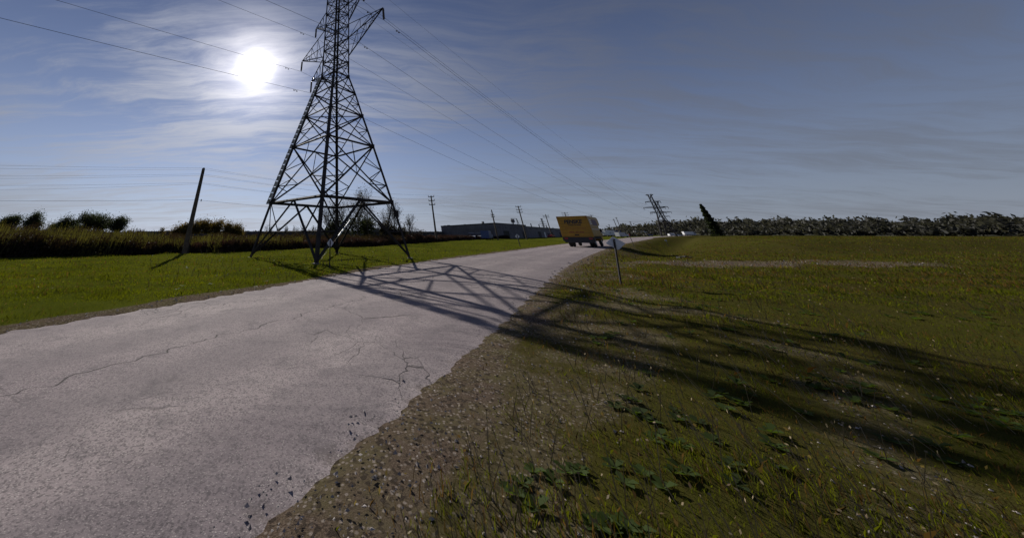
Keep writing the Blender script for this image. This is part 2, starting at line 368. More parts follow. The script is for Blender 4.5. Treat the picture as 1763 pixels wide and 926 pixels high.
c = t.mix(t.math('MULTIPLY', psp.outputs[0], .35), c, (.13, .11, .115))
oil = t.ramp(t.noise(v, .9, 6, .7), .60, .72); c = t.mix(t.math('MULTIPLY', oil, .45), c, (.07, .06, .062))
halo = t.ramp(n2, .55, .7)
c = t.mix(t.math('MULTIPLY', halo, .5), c, (.11, .095, .10))
c = t.mix(ck, c, (.035, .03, .03))
t.l.new(c, p_.inputs['Base Color']); p_.inputs['Roughness'].default_value = .95; p_.inputs['Specular IOR Level'].default_value = .12
bp = t.add('ShaderNodeBump'); bp.inputs['Strength'].default_value = .45; bp.inputs['Distance'].default_value = .01
t.l.new(t.math('SUBTRACT', t.math('ADD', t.math('ADD', n3, t.math('MULTIPLY', agf, .3)), t.math('MULTIPLY', n4, .5)), t.math('MULTIPLY', ck, 2.)), bp.inputs['Height']); t.l.new(bp.outputs[0], p_.inputs['Normal']); t.l.new(p_.outputs[0], o_.inputs[0])
fineL, fineR = smooth_line(RL, 60), smooth_line(RR, 60); NA = 10; vs, uvs = [], []
for i in range(len(fineL)):
    s_ = i * .35; l, r = fineL[i], fineR[i]; d = (r - l) / np.linalg.norm(r - l)
    wob = .5 if np.linalg.norm(l) < 60 else 0
    l = l + d * wob * (.18 * math.sin(s_ * 1.7) + .13 * math.sin(s_ * 4.1 + 1) + random.uniform(-.1, .1)); r = r + d * wob * (.15 * math.sin(s_ * 1.3 + 2) + .12 * math.sin(s_ * 5.3) + random.uniform(-.1, .1))
    for k in range(NA + 1):
        q = k / NA; p = l + (r - l) * q
        vs.append((p[0], p[1], .004 + .03 * (1 - (2 * q - 1) ** 2) - (.05 if k in (0, NA) else 0))); uvs.append((q, s_))
fs = [(i * (NA + 1) + k, i * (NA + 1) + k + 1, (i + 1) * (NA + 1) + k + 1, (i + 1) * (NA + 1) + k) for i in range(len(fineL) - 1) for k in range(NA)]
me = bpy.data.meshes.new('road'); me.from_pydata(vs, [], fs); ul = me.uv_layers.new(name='UVMap')
ul.data.foreach_set('uv', np.array([uvs[l.vertex_index] for l in me.loops]).reshape(-1)); me.polygons.foreach_set('use_smooth', [True] * len(fs))
me.materials.append(rm); ro = bpy.data.objects.new('road', me); COL.objects.link(ro); tag(ro, 'cracked pale asphalt road curving away to the right', kind='structure')

# ---------------------------------------------------------------- grass (stuff)
gr_m = mat('grass_blades', (.066, .078, .010), .9, .3, .3, 0, 0, (1.7, 1.6, .3), (.05, .06, .013), .03)
gd_m = mat('dry_grass_blades', (.12, .075, .030), .8, .3, .5, 0, 0, (1.1, .9, .5), (.07, .055, .025), .03)
def blades(n, dmin, dmax, azlo, azhi, hgt, wd, name, m, dryness, reject=True):
    u = RNG.random(n); D = np.exp(np.log(dmin) + u * (np.log(dmax) - np.log(dmin))); a = azlo + RNG.random(n) * (azhi - azlo)
    x, y = a * D, D
    b = bare(x, y); dr = seg_dist(x, y, RC[::3])
    nz = .5 + .5 * np.sin(x * .9 + 2 * np.sin(y * .7)) * np.sin(y * 1.1 + x * .35)
    keep = (dr > 3.15 + .5 * RNG.random(n)) & (RNG.random(n) > b * dryness)
    if name == 'dry_grass': keep &= (RNG.random(n) < .15 + 1.0 * nz * ((x * .77 - y * .64) > seg_side(x, y)))
    # stop where the tall weeds start
    keep &= ~((x < 45) & (y > np.interp(x / y, SHR_A, SHR_D) + .6))
    x, y, D = x[keep], y[keep], D[keep]; n = len(x); z = ground(x, y) - .01
    sc = np.clip(D / 7., .55, 9.) ** .6
    tuft = .55 + .9 * (.5 + .5 * np.sin(x * 3.1 + 2 * np.sin(y * 2.3))) * (.5 + .5 * np.sin(y * 2.7 + x * .6))
    hh = hgt * (.4 + RNG.random(n)) * tuft * np.clip(sc, .8, 1.5); ww = wd * (.7 + .6 * RNG.random(n)) * sc
    th = RNG.random(n) * 2 * np.pi; dx, dy = np.cos(th), np.sin(th); ln = RNG.normal(size=(n, 2)) * .45 * hh[:, None]
    base = np.stack([x, y, z], 1); wv_ = np.stack([dx, dy, 0 * dx], 1) * ww[:, None] / 2
    mid = base + np.stack([ln[:, 0] * .35, ln[:, 1] * .35, hh * .6], 1); tip = base + np.stack([ln[:, 0], ln[:, 1], hh], 1)
    P = np.stack([base - wv_, base + wv_, mid + wv_ * .7, tip, mid - wv_ * .7], 1)
    return P
SHR = [(0, 445), (120, 441), (240, 438), (400, 434), (500, 429), (640, 424), (700, 420), (760, 416), (850, 411.5)]
SHR_G = [on_ground(*p) for p in SHR]; SHR_A = np.array([g.x / g.y for g in SHR_G]); SHR_D = np.array([g.y for g in SHR_G])
P = np.concatenate([blades(220000, 1.2, 14, -2.0, 3.4, .06, .0065, 'grass', gr_m, .95), blades(210000, 8, 80, -1.5, 3.2, .050, .016, 'grass', gr_m, .9)])
tag(quads('grass', P, gr_m), 'short green grass over the flat ground', kind='stuff')
P = np.concatenate([blades(60000, 1.2, 14, -1.6, 3.4, .075, .008, 'dry_grass', gd_m, .6), blades(110000, 9, 60, -1.5, 3.2, .07, .013, 'dry_grass', gd_m, .5)])
tag(quads('dry_grass', P, gd_m), 'dry straw coloured grass along the right verge', kind='stuff')
n = 2600; a = -1.4 + RNG.random(n) * 4.2; D = np.exp(np.log(1.5) + RNG.random(n) * math.log(25)); x, y = a * D, D
k = (seg_dist(x, y, RC[::3]) > 3.2); x, y, D = x[k], y[k], D[k]
P = leaf_cards(np.stack([x, y, ground(x, y) + .04], 1), .012 + .0012 * D)
tag(quads('fallen_leaves', P, leafmat('fallen_leaf', (.20, .15, .06), (.12, .07, .03), (.8, .8, .5))), 'fallen dry leaves scattered in the grass', kind='stuff')
# broad leaved weeds and dead stems in the right verge
n = 1300; a = -.5 + RNG.random(n) * 3.6; D = np.exp(np.log(1.4) + RNG.random(n) * math.log(16)); x, y = a * D, D
k = (seg_dist(x, y, RC[::3]) > 3.9) & (np.sin(x * 1.1 + 2 * np.sin(y * .8)) * np.sin(y * 1.4 - x * .3) > -.15); x, y = x[k], y[k]
z = ground(x, y); ros = []
for j in range(7):
    th_ = j * 2 * np.pi / 7 + RNG.random(len(x)) * .6; L = .035 + .06 * RNG.random(len(x)); up = .25 + .4 * RNG.random(len(x))
    dv = np.stack([np.cos(th_), np.sin(th_), up], 1) * L[:, None]; sv = np.stack([-np.sin(th_), np.cos(th_), 0 * th_], 1) * L[:, None] * .3; b = np.stack([x, y, z + .005], 1)
    ros.append(np.stack([b, b + dv * .6 + sv, b + dv * np.array([1, 1, .6]), b + dv * .6 - sv], 1))
tag(quads('low_weeds', np.concatenate(ros), mat('broad_weed_leaves', (.06, .09, .02), .7, .3, .9, 0, 0, (1.3, 1.4, .4), (.035, .05, .015), .1)), 'low broad leaved weeds growing in the verge grass', kind='stuff')
n = 4200; a = -.6 + RNG.random(n) * 3.6; D = np.exp(np.log(1.5) + RNG.random(n) * math.log(22)); x, y = a * D, D
k = (seg_dist(x, y, RC[::3]) > 3.7) & (np.sin(x * .7 + 1) * np.sin(y * .9) > -.3); x, y, D = x[k], y[k], D[k]; n = len(x)
b = np.stack([x, y, ground(x, y)], 1); hh = .08 + .20 * RNG.random(n) ** 2; tp = b + np.stack([RNG.normal(size=n) * .06, RNG.normal(size=n) * .06, hh], 1); sw = np.stack([.0018 + .0006 * D, 0 * D, 0 * D], 1)
P = np.stack([b - sw, b + sw, tp + sw * .5, tp - sw * .5], 1); hd = leaf_cards(tp, .008 + .001 * D)
tag(quads('dead_stems', np.concatenate([P, hd]), mat('dead_stem', (.20, .15, .08), .9, .3, 2.)), 'dry dead stems and seed heads standing in the verge', kind='stuff')
# loose gravel on the verge
n = 26000; a = -1.6 + RNG.random(n) * 4.2; D = np.exp(np.log(1.3) + RNG.random(n) * math.log(24)); x, y = a * D, D
bb = bare(x, y); dr = seg_dist(x, y, RC[::3]); k = (RNG.random(n) < (bb - .25) * 1.2) & (dr > 3.0) | ((dr > 2.7) & (dr < 3.4) & (RNG.random(n) < .3)); x, y, D = x[k], y[k], D[k]
c0 = np.stack([x, y, np.where(seg_dist(x, y, RC[::2]) < 3.5, .016, ground(x, y) + .004)], 1); r0 = (.006 + .014 * RNG.random(len(x)) ** 2) * np.clip(D / 6, .7, 2.5)
oc = np.array([(1, 0, 0), (0, 1, 0), (-1, 0, 0), (0, -1, 0), (0, 0, .7), (0, 0, -.7)]); V = c0[:, None] + oc[None] * r0[:, None, None] * (1 + .4 * RNG.normal(size=(len(x), 6, 1)))
T = np.concatenate([V[:, [a_, b_, c_]] for a_, b_, c_ in ((0, 1, 4), (1, 2, 4), (2, 3, 4), (3, 0, 4))])
tag(quads('gravel', T, mat('gravel_stone', (.30, .26, .24), .9, .4, 9.)), 'loose pale gravel along the road edge', kind='stuff')

# ---------------------------------------------------------------- transmission towers
TX, TY, AL = -1.5, 21.4, -.05
def tower_geometry():
    """node positions: four corners per level, index 0 left, 1 near, 2 right, 3 far (corner k at angle AL+pi+k*pi/2)"""
    lv = [(5.12, 0.), (4.22, 3.17), (3.06, 7.03), (2.29, 9.47), (1.72, 11.45), (1.157, 13.08)]
    zs = [14.45, 15.85, 17.3, 18.75, 20.2, 21.7, 23.3, 25.0]
    lv += [(1.157 - .012 * i, z) for i, z in enumerate(zs)]
    return lv
LV = tower_geometry()
def corner(k, r, z): a = AL + math.pi + k * math.pi / 2; return Vector((r * math.cos(a), r * math.sin(a), z))
def nod(l, k): return corner(k % 4, *LV[l])
def lerp(a, b, t): return a + (b - a) * t
def tower_members():
    M = []  # (name, a, b, width)
    C0 = Vector((0, 0, 0))
    for k in range(4):
        # legs piece by piece
        for l in (0, 1, 2, 3, 4): M.append(('leg', nod(l, k), nod(l + 1, k), .17 if l < 3 else .15))
        M.append(('leg', nod(5, k), nod(len(LV) - 1, k), .125))
    for k in range(4):
        a0, b0, a1, b1 = nod(0, k), nod(0, k + 1), nod(1, k), nod(1, k + 1); m1 = lerp(a1, b1, .5)
        M.append(('belt_beam', a1, b1, .12)); M.append(('diagonal_brace', m1, lerp(a0, a1, .04), .11)); M.append(('diagonal_brace', m1, lerp(b0, b1, .04), .11))
        for e0, e1, s in ((a0, a1, 0), (b0, b1, 1)):
            q = lerp(m1, e0, .55); M.append(('thin_brace', q, e1, .06)); M.append(('thin_brace', q, lerp(e0, e1, .45), .05))
        M.append(('thin_brace', lerp(m1, a0, .55), lerp(m1, b0, .55), .05)) if k in (0, 3) else None
        # K panels above the belt
        a2, b2 = nod(2, k), nod(2, k + 1); 
        M.append(('diagonal_brace', a1, b2, .085)); M.append(('diagonal_brace', b1, a2, .085)); M.append(('belt_beam', a2, b2, .10))
        xc = lerp(a1, b2, LV[1][0] / (LV[1][0] + LV[2][0]))
        M.append(('thin_brace', lerp(a1, a2, .55), lerp(a1, xc, .62), .05)); M.append(('thin_brace', lerp(b1, b2, .55), lerp(b1, xc, .62), .05))
        M.append(('thin_brace', lerp(a1, a2, .55), lerp(a2, xc, .55), .05)); M.append(('thin_brace', lerp(b1, b2, .55), lerp(b2, xc, .55), .05))
        M.append(('thin_brace', lerp(a1, a2, .28), lerp(a1, xc, .36), .045)); M.append(('thin_brace', lerp(b1, b2, .28), lerp(b1, xc, .36), .045))
        M.append(('thin_brace', lerp(a1, a2, .28), lerp(a1, xc, .62), .045)); M.append(('thin_brace', lerp(b1, b2, .28), lerp(b1, xc, .62), .045))
        M.append(('thin_brace', xc, lerp(a2, b2, .5), .05))
        # two X panels below the waist
        for l in (2, 3, 4):
            a, b, c_, d_ = nod(l, k), nod(l, k + 1), nod(l + 1, k), nod(l + 1, k + 1)
            M.append(('diagonal_brace', a, d_, .075)); M.append(('diagonal_brace', b, c_, .075)); M.append(('horizontal_brace', c_, d_, .08))
            x2 = lerp(a, d_, LV[l][0] / (LV[l][0] + LV[l + 1][0]))
            M.append(('thin_brace', lerp(a, c_, .5), lerp(a, x2, .6), .045)); M.append(('thin_brace', lerp(b, d_, .5), lerp(b, x2, .6), .045))
            if l < 4: M.append(('thin_brace', lerp(a, c_, .5), lerp(c_, x2, .55), .045)); M.append(('thin_brace', lerp(b, d_, .5), lerp(d_, x2, .55), .045))
        for l in range(5, len(LV) - 1):
            a, b, c_, d_ = nod(l, k), nod(l, k + 1), nod(l + 1, k), nod(l + 1, k + 1)
            M.append(('diagonal_brace', a, d_, .06)); M.append(('diagonal_brace', b, c_, .06)); M.append(('horizontal_brace', c_, d_, .06))
    # plan bracing
    for l in (3, 5, 7, 10):
        M.append(('plan_brace', nod(l, 0), nod(l, 2), .05)); M.append(('plan_brace', nod(l, 1), nod(l, 3), .05))
    return [m for m in M if m]
ARM_DIR = Vector((math.cos(AL - math.pi / 4), math.sin(AL - math.pi / 4), 0)); LINE_DIR = Vector((-ARM_DIR.y, ARM_DIR.x, 0))
def arm_members(sgn, s, zt, z_lo, z_hi):
    """arm on one face: corners pair, lower chords, upper chords, webs. returns members and tip"""
    ks = (1, 2) if sgn > 0 else (0, 3); tip = ARM_DIR * s * sgn + Vector((0, 0, zt)); A = []
    rt = 1.12
    lo = [corner(k, rt, z_lo) for k in ks]; hi = [corner(k, rt, z_hi) for k in ks]
    for c_ in lo: A.append((c_, tip, .085))
    for c_ in hi: A.append((c_, tip, .06))
    for t_ in (.3, .55, .78):
        for i in (0, 1): A.append((lerp(lo[i], tip, t_), lerp(hi[i], tip, t_), .035)); A.append((lerp(lo[i], tip, t_ - .22), lerp(hi[i], tip, t_), .035))
        A.append((lerp(lo[0], tip, t_), lerp(lo[1], tip, t_), .035)); A.append((lerp(lo[0], tip, t_ - .22), lerp(lo[1], tip, t_), .035))
    return A, tip
def insulator(top, length, r=.12, parent=None, name='insulator_string', seg=None):
    mb = MB(); d = Vector((0, 0, -1)); n = seg or int(length / .11); pts, rr = [Vector(top)], [.03]
    for i in range(n):
        z0 = .08 + (length - .16) * i / n; st = (length - .16) / n
        for f_, q in ((.0, .035), (.25, r), (.6, r * .9), (.85, .035)): pts.append(Vector(top) + d * (z0 + st * f_)); rr.append(q)
    pts.append(Vector(top) + d * length); rr.append(.03)
    return mb.tube(pts, rr, 8).build(name, porcelain, parent)
tower = thing('transmission_tower', 'tall grey lattice steel transmission tower straddling the grass beside the road', 'pylon', (TX, TY, 0))
mem = tower_members(); mem.sort(key=lambda m: {'leg': 0, 'belt_beam': 1, 'diagonal_brace': 2, 'horizontal_brace': 3, 'plan_brace': 4, 'thin_brace': 5}[m[0]])
cnt = {}; rest = MB()
for nm, a, b, wd in mem:
    a = a.copy()
    if nm == 'leg' and a.z == 0: a.z = -.15
    inn = -((a + b) / 2); inn.z = 0
    if inn.length < .01: inn = Vector((1, 0, 0))
    cnt[nm] = cnt.get(nm, 0) + 1
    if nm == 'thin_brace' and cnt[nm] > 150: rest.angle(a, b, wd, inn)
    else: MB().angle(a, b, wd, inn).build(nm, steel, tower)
if rest.v: tag(rest.build('thin_bracing', steel, tower), kind='stuff')
# gusset plates at the main nodes
for l in (1, 2, 3, 5):
    for k in range(4):
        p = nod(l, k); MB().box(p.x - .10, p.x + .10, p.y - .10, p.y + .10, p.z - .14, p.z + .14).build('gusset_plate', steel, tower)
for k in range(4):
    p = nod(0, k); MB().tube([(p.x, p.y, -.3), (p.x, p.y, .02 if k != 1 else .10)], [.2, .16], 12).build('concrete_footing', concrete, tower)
ARMS = [(1, 5.9, 17.1, 15.25, 17.35), (-1, 5.9, 17.5, 15.25, 18.4), (1, 3.75, 20.6, 19.4, 20.6), (-1, 3.65, 20.67, 18.5, 20.6), (-1, 3.72, 14.2, 13.15, 15.2), (1, 1.75, 13.9, 13.5, 14.1)]
TIPS = []
for sg, s_, zt, zl, zh in ARMS:
    A, tip = arm_members(sg, s_, zt, zl, zh); arm = bpy.data.objects.new('cross_arm', None); COL.objects.link(arm); arm.parent = tower
    for i, (a, b, wd) in enumerate(A):
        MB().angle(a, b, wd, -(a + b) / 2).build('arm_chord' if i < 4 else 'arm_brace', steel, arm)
    L = 1.25
    if s_ > 3: insulator(tip + Vector((0, 0, -.05)), L, .095, tower); TIPS.append(tip + Vector((TX, TY, -.05 - L)))
    else: TIPS.append(ARM_DIR * 2.2 + Vector((TX, TY, 16.15)))
# climbing ladder up the left leg
la, lb = lerp(nod(0, 0), nod(1, 0), .98), nod(5, 0); outw = Vector((-.20, -.04, 0))
lad = MB()
for e in (-.095, .095): lad.bar(la + outw + Vector((e, 0, 0)), lb + outw + Vector((e, 0, 0)), .035)
lad.build('ladder_rail', steel_pale, tower)
lad = MB(); N = 26
for i in range(N + 1):
    p = lerp(la, lb, i / N) + outw; q = lerp(la, lb, min(1, (i + .86) / N)) + outw; lad.raw([p + Vector((-.08, 0, 0)), p + Vector((.08, 0, 0)), q + Vector((.08, 0, 0)), q + Vector((-.08, 0, 0)), p + Vector((-.08, .02, 0)), p + Vector((.08, .02, 0)), q + Vector((.08, .02, 0)), q + Vector((-.08, .02, 0))],
        [(0, 1, 2, 3), (7, 6, 5, 4), (0, 4, 5, 1), (1, 5, 6, 2), (2, 6, 7, 3), (3, 7, 4, 0)])
lad.build('ladder_guard_plate', mat('ladder_guard_steel', (.38, .37, .36), .6, .3, 3.), tower)
p = lerp(nod(0, 2), nod(1, 2), .78); MB().box(p.x - .17, p.x + .17, p.y - .2, p.y - .06, p.z - .2, p.z + .2).build('number_plate', steel, tower, bevel=.02)

# far towers of the same line, simplified lattice of the same shape
def far_tower(name, label, base, scale, rz=0., thick=.34):
    t_ = thing(name, label, 'pylon', base, rz, 'far lattice towers'); t_.scale = (scale,) * 3
    legs, web = MB(), MB()
    use = [0, 1, 2, 3, 5, 7, 8, 9, 11, 13]
    for k in range(4):
        for i in range(len(use) - 1): legs.bar(nod(use[i], k), nod(use[i + 1], k), thick)
        for i in range(len(use) - 1):
            a, b, c_, d_ = nod(use[i], k), nod(use[i], k + 1), nod(use[i + 1], k), nod(use[i + 1], k + 1)
            web.bar(a, d_, thick * .5); web.bar(b, c_, thick * .5); web.bar(c_, d_, thick * .5)
    legs.build('legs', steel, t_); web.build('bracing', steel, t_)
    for s_, z in ((5.9, 17.2), (3.7, 20.7), (3.72, 14.2), (1.9, 24.9)):
        for sg in (1, -1):
            mb = MB(); tip = ARM_DIR * s_ * sg * 1.02 + Vector((0, 0, z)); ks = (1, 2) if sg > 0 else (0, 3)
            for k in ks:
                mb.bar(corner(k, 1.12, z - .5), tip, thick * .8); mb.bar(corner(k, 1.12, z + .3), tip, thick * .6)
            mb.build('cross_arm', steel, t_)
            if z < 24: mb = MB().bar(tip, tip + Vector((0, 0, -1.3)), thick * .6).build('insulator_string', porcelain, t_)
    return t_
FT = Vector((206.5, 212, 0))
far_tower('transmission_tower', 'distant lattice tower rising above the wooded hill, the left of the pair', FT, 1.0)
far_tower('transmission_tower', 'distant lattice tower rising above the wooded hill, the right and farther of the pair', (.985 * 285, 285, 0), 1.07)
a_ = at(932, 376, 330); far_tower('transmission_tower', 'faint tiny lattice tower seen over the low end of the grey warehouse', (a_.x, 330, 0), a_.z / 25.2, .8, .28)

# conductors
def sagline(p, q, sag, n=40, t0=0., t1=1.):
    p, q = Vector(p), Vector(q); return [lerp(p, q, t_) + Vector((0, 0, -4 * sag * t_ * (1 - t_))) for t_ in [t0 + (t1 - t0) * i / n for i in range(n + 1)]]
def wire(pts, r, name, label, group, dampers=()):
    o = MB().tube(pts, r, 5).build(name, cable); tag(o, label, 'power line', group)
    for d in dampers:
        k = MB(); a = Vector(d); k.tube([a + Vector((0, 0, -.02)), a + Vector((0, 0, -.12))], .02, 6)
        k.tube([a - LINE_DIR * .2 + Vector((0, 0, -.12)), a - LINE_DIR * .1 + Vector((0, 0, -.12))], .05, 6); k.tube([a + LINE_DIR * .1 + Vector((0, 0, -.12)), a + LINE_DIR * .2 + Vector((0, 0, -.12))], .05, 6)
        k.build('vibration_damper', porcelain, o)
    return o
SPAN = 283.
def far_tip(sg, s_, z): return FT + ARM_DIR * s_ * sg + Vector((0, 0, z - 1.35))
names = {0: 'long right arm', 1: 'long left arm', 2: 'top right arm', 3: 'top left arm', 4: 'low left arm', 5: 'right side below the long arm'}
for i, (sg, s_, zt, zl, zh) in enumerate(ARMS):
    a = TIPS[i]; b = far_tip(sg, {5: 3.7}.get(i, s_), {17: 17.2, 20: 20.7, 14: 14.2, 13: 14.2}[int(zt)]); back = a - (b - a)
    back = a - LINE_DIR * SPAN
    back.z = a.z
    fw = sagline(a, b, 7.5, 60); bk = sagline(a, back, 7.5, 60)
    dam = [fw[0].lerp(fw[1], .35), bk[0].lerp(bk[1], .35)]
    wire(bk[::-1] + fw[1:], .013, 'conductor', 'black power line from the %s of the big tower' % names[i], 'high voltage conductors', dam)
for sg in (1, -1):
    a = Vector((TX, TY, 25.4)) + ARM_DIR * sg * 1.9; b = FT + ARM_DIR * sg * 1.9 + Vector((0, 0, 24.9)); back = a - LINE_DIR * SPAN
    wire(sagline(a, back, 6, 60)[::-1] + sagline(a, b, 6, 60)[1:], .010, 'ground_wire', 'thin uppermost wire over the %s side of the big tower' % ('right' if sg > 0 else 'left'), 'overhead ground wires')
pk = MB()
for sg in (1, -1):
    for k in ((1, 2) if sg > 0 else (0, 3)): pk.bar(corner(k, 1.03, 25.0), ARM_DIR * sg * 1.9 + Vector((0, 0, 25.4)), .07); pk.bar(corner(k, 1.03, 23.3), ARM_DIR * sg * 1.9 + Vector((0, 0, 25.4)), .07)
pk.build('peak_arm', steel, tower)

# ---------------------------------------------------------------- wooden utility poles
def utility_pole(label, x, y, top, arms, ang, r=.15, lean=(0, 0), group='wooden utility poles', armlen=1.1):
    t_ = thing('utility_pole', label, 'utility pole', (x, y, gz(x, y)), 0, group)
    L = Vector((lean[0], lean[1], 0))
    pz = lambda z: L * (z / top) + Vector((0, 0, z))
    MB().tube([pz(-.4), pz(top * .5), pz(top)], [r * 1.15, r * .95, r * .72], 12).build('pole', timber, t_)
    d = Vector((math.cos(ang), math.sin(ang), 0)); tips = []
    for z in arms:
        a = MB().bar(pz(z) - d * armlen, pz(z) + d * armlen, .10, .13).build('cross_arm', timber, t_)
        for s_ in (-.9, .9):
            q = pz(z) + d * armlen * s_ + Vector((0, 0, .05)); mb = MB().tube([q, q + Vector((0, 0, .08)), q + Vector((0, 0, .1)), q + Vector((0, 0, .2)), q + Vector((0, 0, .26))], [.03, .03, .07, .06, .03], 8)
            mb.build('insulator', porcelain, a); tips.append(q + Vector((x, y, .24)))
    return t_, tips
poles = []
P1 = (-12.82, 25.43)
z1 = [5.95, 5.45, 4.75]
t1, tp1 = utility_pole('dark leaning wooden utility pole nearest on the left at the edge of the scrub', *P1, 6.25, z1, 2.05, .17, (-.20, .05), armlen=.42)
for s_, z in ((-1, 3.35), (1, 3.7)):   # two small guy strain insulators
    q = Vector((s_ * .25 + .05, 0, z)); MB().tube([q + Vector((0, 0, -.09)), q, q + Vector((0, 0, .09))], [.02, .05, .02], 8).build('strain_insulator', porcelain, t1)
b_ = MB().tube([(.32, -.1, 0), (.30, -.1, 1.15)], .03, 8).build('ground_rod', steel, t1)
def on_pole(px, py, ztop):
    a, b = ray(px, py); D = (ztop - H) / b; return a * D, D
x2, y2 = on_pole(742, 337, 8.2); t2, tp2 = utility_pole('wooden utility pole with three short crossarms standing left of the grey warehouse', x2, y2, 8.2, [8.0, 7.25, 6.5], -.45, .17, armlen=.62)
x3, y3 = on_pole(892, 355, 8.4); t3, tp3 = utility_pole('wooden utility pole with three crossarms in front of the warehouse beside the round roof fan', x3, y3, 8.4, [8.2, 7.4, 6.7], -.4, .18, armlen=.75)
x4, y4 = on_pole(846, 361, 6.9); t4, tp4 = utility_pole('bare wooden pole with small brackets before the warehouse corner', x4, y4, 6.9, [5.7, 5.2], -.3, .18, armlen=.4)
x5, y5 = on_pole(939, 369, 8.4); t5, tp5 = utility_pole('wooden pole with one crossarm just left of the yellow truck', x5, y5, 8.4, [7.9, 7.3], -.35, .19, armlen=1.1)
x6, y6 = on_pole(972, 366, 9.3); t6, tp6 = utility_pole('wooden pole whose top shows above the left of the yellow truck roof', x6, y6, 9.3, [9.0, 8.2], -.35, .19, armlen=1.2)
x7, y7 = on_pole(1017, 370, 9.0); utility_pole('wooden pole whose top shows above the right of the yellow truck roof', x7, y7, 9.0, [8.7], -.35, .2, armlen=.9)
for px, py, zt, lb in ((1048, 386, 7.5, 'distant wooden pole nearest the front of the yellow truck'), (1056, 377, 9.5, 'distant thick wooden pole second along from the yellow truck'), (1060.5, 374, 11., 'distant pale slender pole close behind a thicker one'), (1084.5, 381, 8.6, 'distant wooden pole standing alone before the wooded hill')):
    x, y = on_pole(px, py, zt); utility_pole(lb, x, y, zt, [zt - .5], -.35, .2, armlen=.6)
x, y = on_pole(1144, 396, 2.6)
wl = 'distribution wires'
LEFT_PX = [(0, 272), (0, 278), (0, 291), (0, 296), (0, 307), (0, 316)]
nm6 = ['uppermost', 'second', 'third', 'fourth', 'fifth', 'sixth']
for i in range(6):
    a = tp1[i]; r_ = ray(*LEFT_PX[i]); D = (a.z + .12 - H) / r_[1]; q = Vector((r_[0] * D, D, a.z + .12))
    far_l = a + (q - a) * 3.2; far_l.z = a.z
    b = tp2[i]; c = tp3[i]
    pts = sagline(a, far_l, .5, 24)[::-1] + sagline(a, b, .55, 24)[1:] + sagline(b, c, .7, 24)[1:]
    e = [tp5[min(i, 3)], tp6[min(i, 3)]]
    pts += sagline(c, e[0], .6, 10)[1:]
    wire(pts, .0055, 'distribution_wire', 'thin %s wire strung along the wooden poles' % nm6[i], wl)
a = Vector((P1[0], P1[1], 0)) + Vector((-.1, 0, 3.75)); r_ = ray(0, 338); D = (3.75 - H) / r_[1]; q = Vector((r_[0] * D, D, 3.75)); fl = a + (q - a) * 3.; fl.z = 3.75
pts = sagline(a, fl, .35, 20)[::-1] + sagline(a, Vector((x2, y2, 4.9)), .5, 24)[1:] + sagline(Vector((x2, y2, 4.9)), Vector((x4, y4, 4.6)), .5, 20)[1:] + sagline(Vector((x4, y4, 4.6)), Vector((x5, y5, 5.6)), .5, 20)[1:]
wire(pts, .008, 'communication_cable', 'lowest cable strung well below the other wires on the wooden poles', wl)
# guy wire with a pale guard, rising behind the small diamond sign
g0 = on_ground(552, 447); g1_ = at(640, 330, g0.y + 14); gw = thing('guy_wire', 'slanting pale guy wire guard rising behind the small left diamond marker', 'guy wire', tuple(g0))
d_ = (g1_ - g0); MB().tube([Vector((0, 0, 0)), d_ * .62], .008, 6).build('wire', cable, gw)
ga, gb = at(568, 417, 0), None
k0, k1 = .22, .42
MB().tube([d_ * k0, d_ * k1], .045, 8).build('guard', white_p, gw)

# ---------------------------------------------------------------- diamond markers (backs towards us)
def marker(label, x, y, top, half, yaw, tiltx=0., group='diamond road markers', hw=None, postr=.022):
    t_ = thing('diamond_marker', label, 'road marker', (x, y, gz(x, y)), 0, group); hw = hw or half
    pz = lambda z: Vector((tiltx * (top - z) * -1 + tiltx * top * 0, 0, z))
    zc = top - half
    b = Vector((0, 0, -.3)); tp = Vector((tiltx, 0, top - half * .35))
    MB().bar(b, tp, postr * 2, postr * 1.4, (0, 1, 0)).build('post', steel, t_)
    c_, s_ = math.cos(yaw), math.sin(yaw); u = Vector((c_, s_, 0)); nrm_ = Vector((s_, -c_, 0)); cc_ = Vector((tiltx, 0, zc))
    th = .004; off = nrm_ * -.025
    ring = []
    for k in range(4):       # rounded corners
        for da in (-.10, 0, .10):
            a = k * math.pi / 2 + da; rr = 1 - abs(da) * .35
            ring.append(u * math.cos(a) * hw * rr + Vector((0, 0, math.sin(a) * half * rr)))
    n = len(ring); vs = [cc_ + off + r for r in ring] + [cc_ + off + r - nrm_ * th for r in ring]
    MB().raw(vs, [tuple(range(n)), tuple(range(n, 2 * n))[::-1]] + [(i, (i + 1) % n, (i + 1) % n + n, i + n) for i in range(n)]).build('plate', sign_back, t_)
    for z in (-.35, .35):
        q = cc_ + Vector((0, 0, z * half)) + nrm_ * .018; MB().tube([q, q + nrm_ * .012], .012, 6).build('bolt', steel_pale, t_)
    return t_
g = on_ground(1064, 489); marker('bare backed diamond marker sign on a thin post in the near right verge', g.x, g.y, 1.24, .18, -.5, .42, hw=.24)
g = on_ground(567, 464); marker('small grey diamond marker sign beside the near leg of the big tower', g.x, g.y, 1.07, .17, 0., 0., hw=.14)
g = on_ground(896, 425); marker('tiny diamond marker on a thin post at the far left road edge', g.x, g.y, 1.3, .24, -.4, -.05, hw=.24, postr=.035)
g = on_ground(1144, 409); marker('tiny pale marker far along the right verge', g.x * .5, g.y * .5, 1.25, .2, -.6, 0, hw=.2, postr=.035)
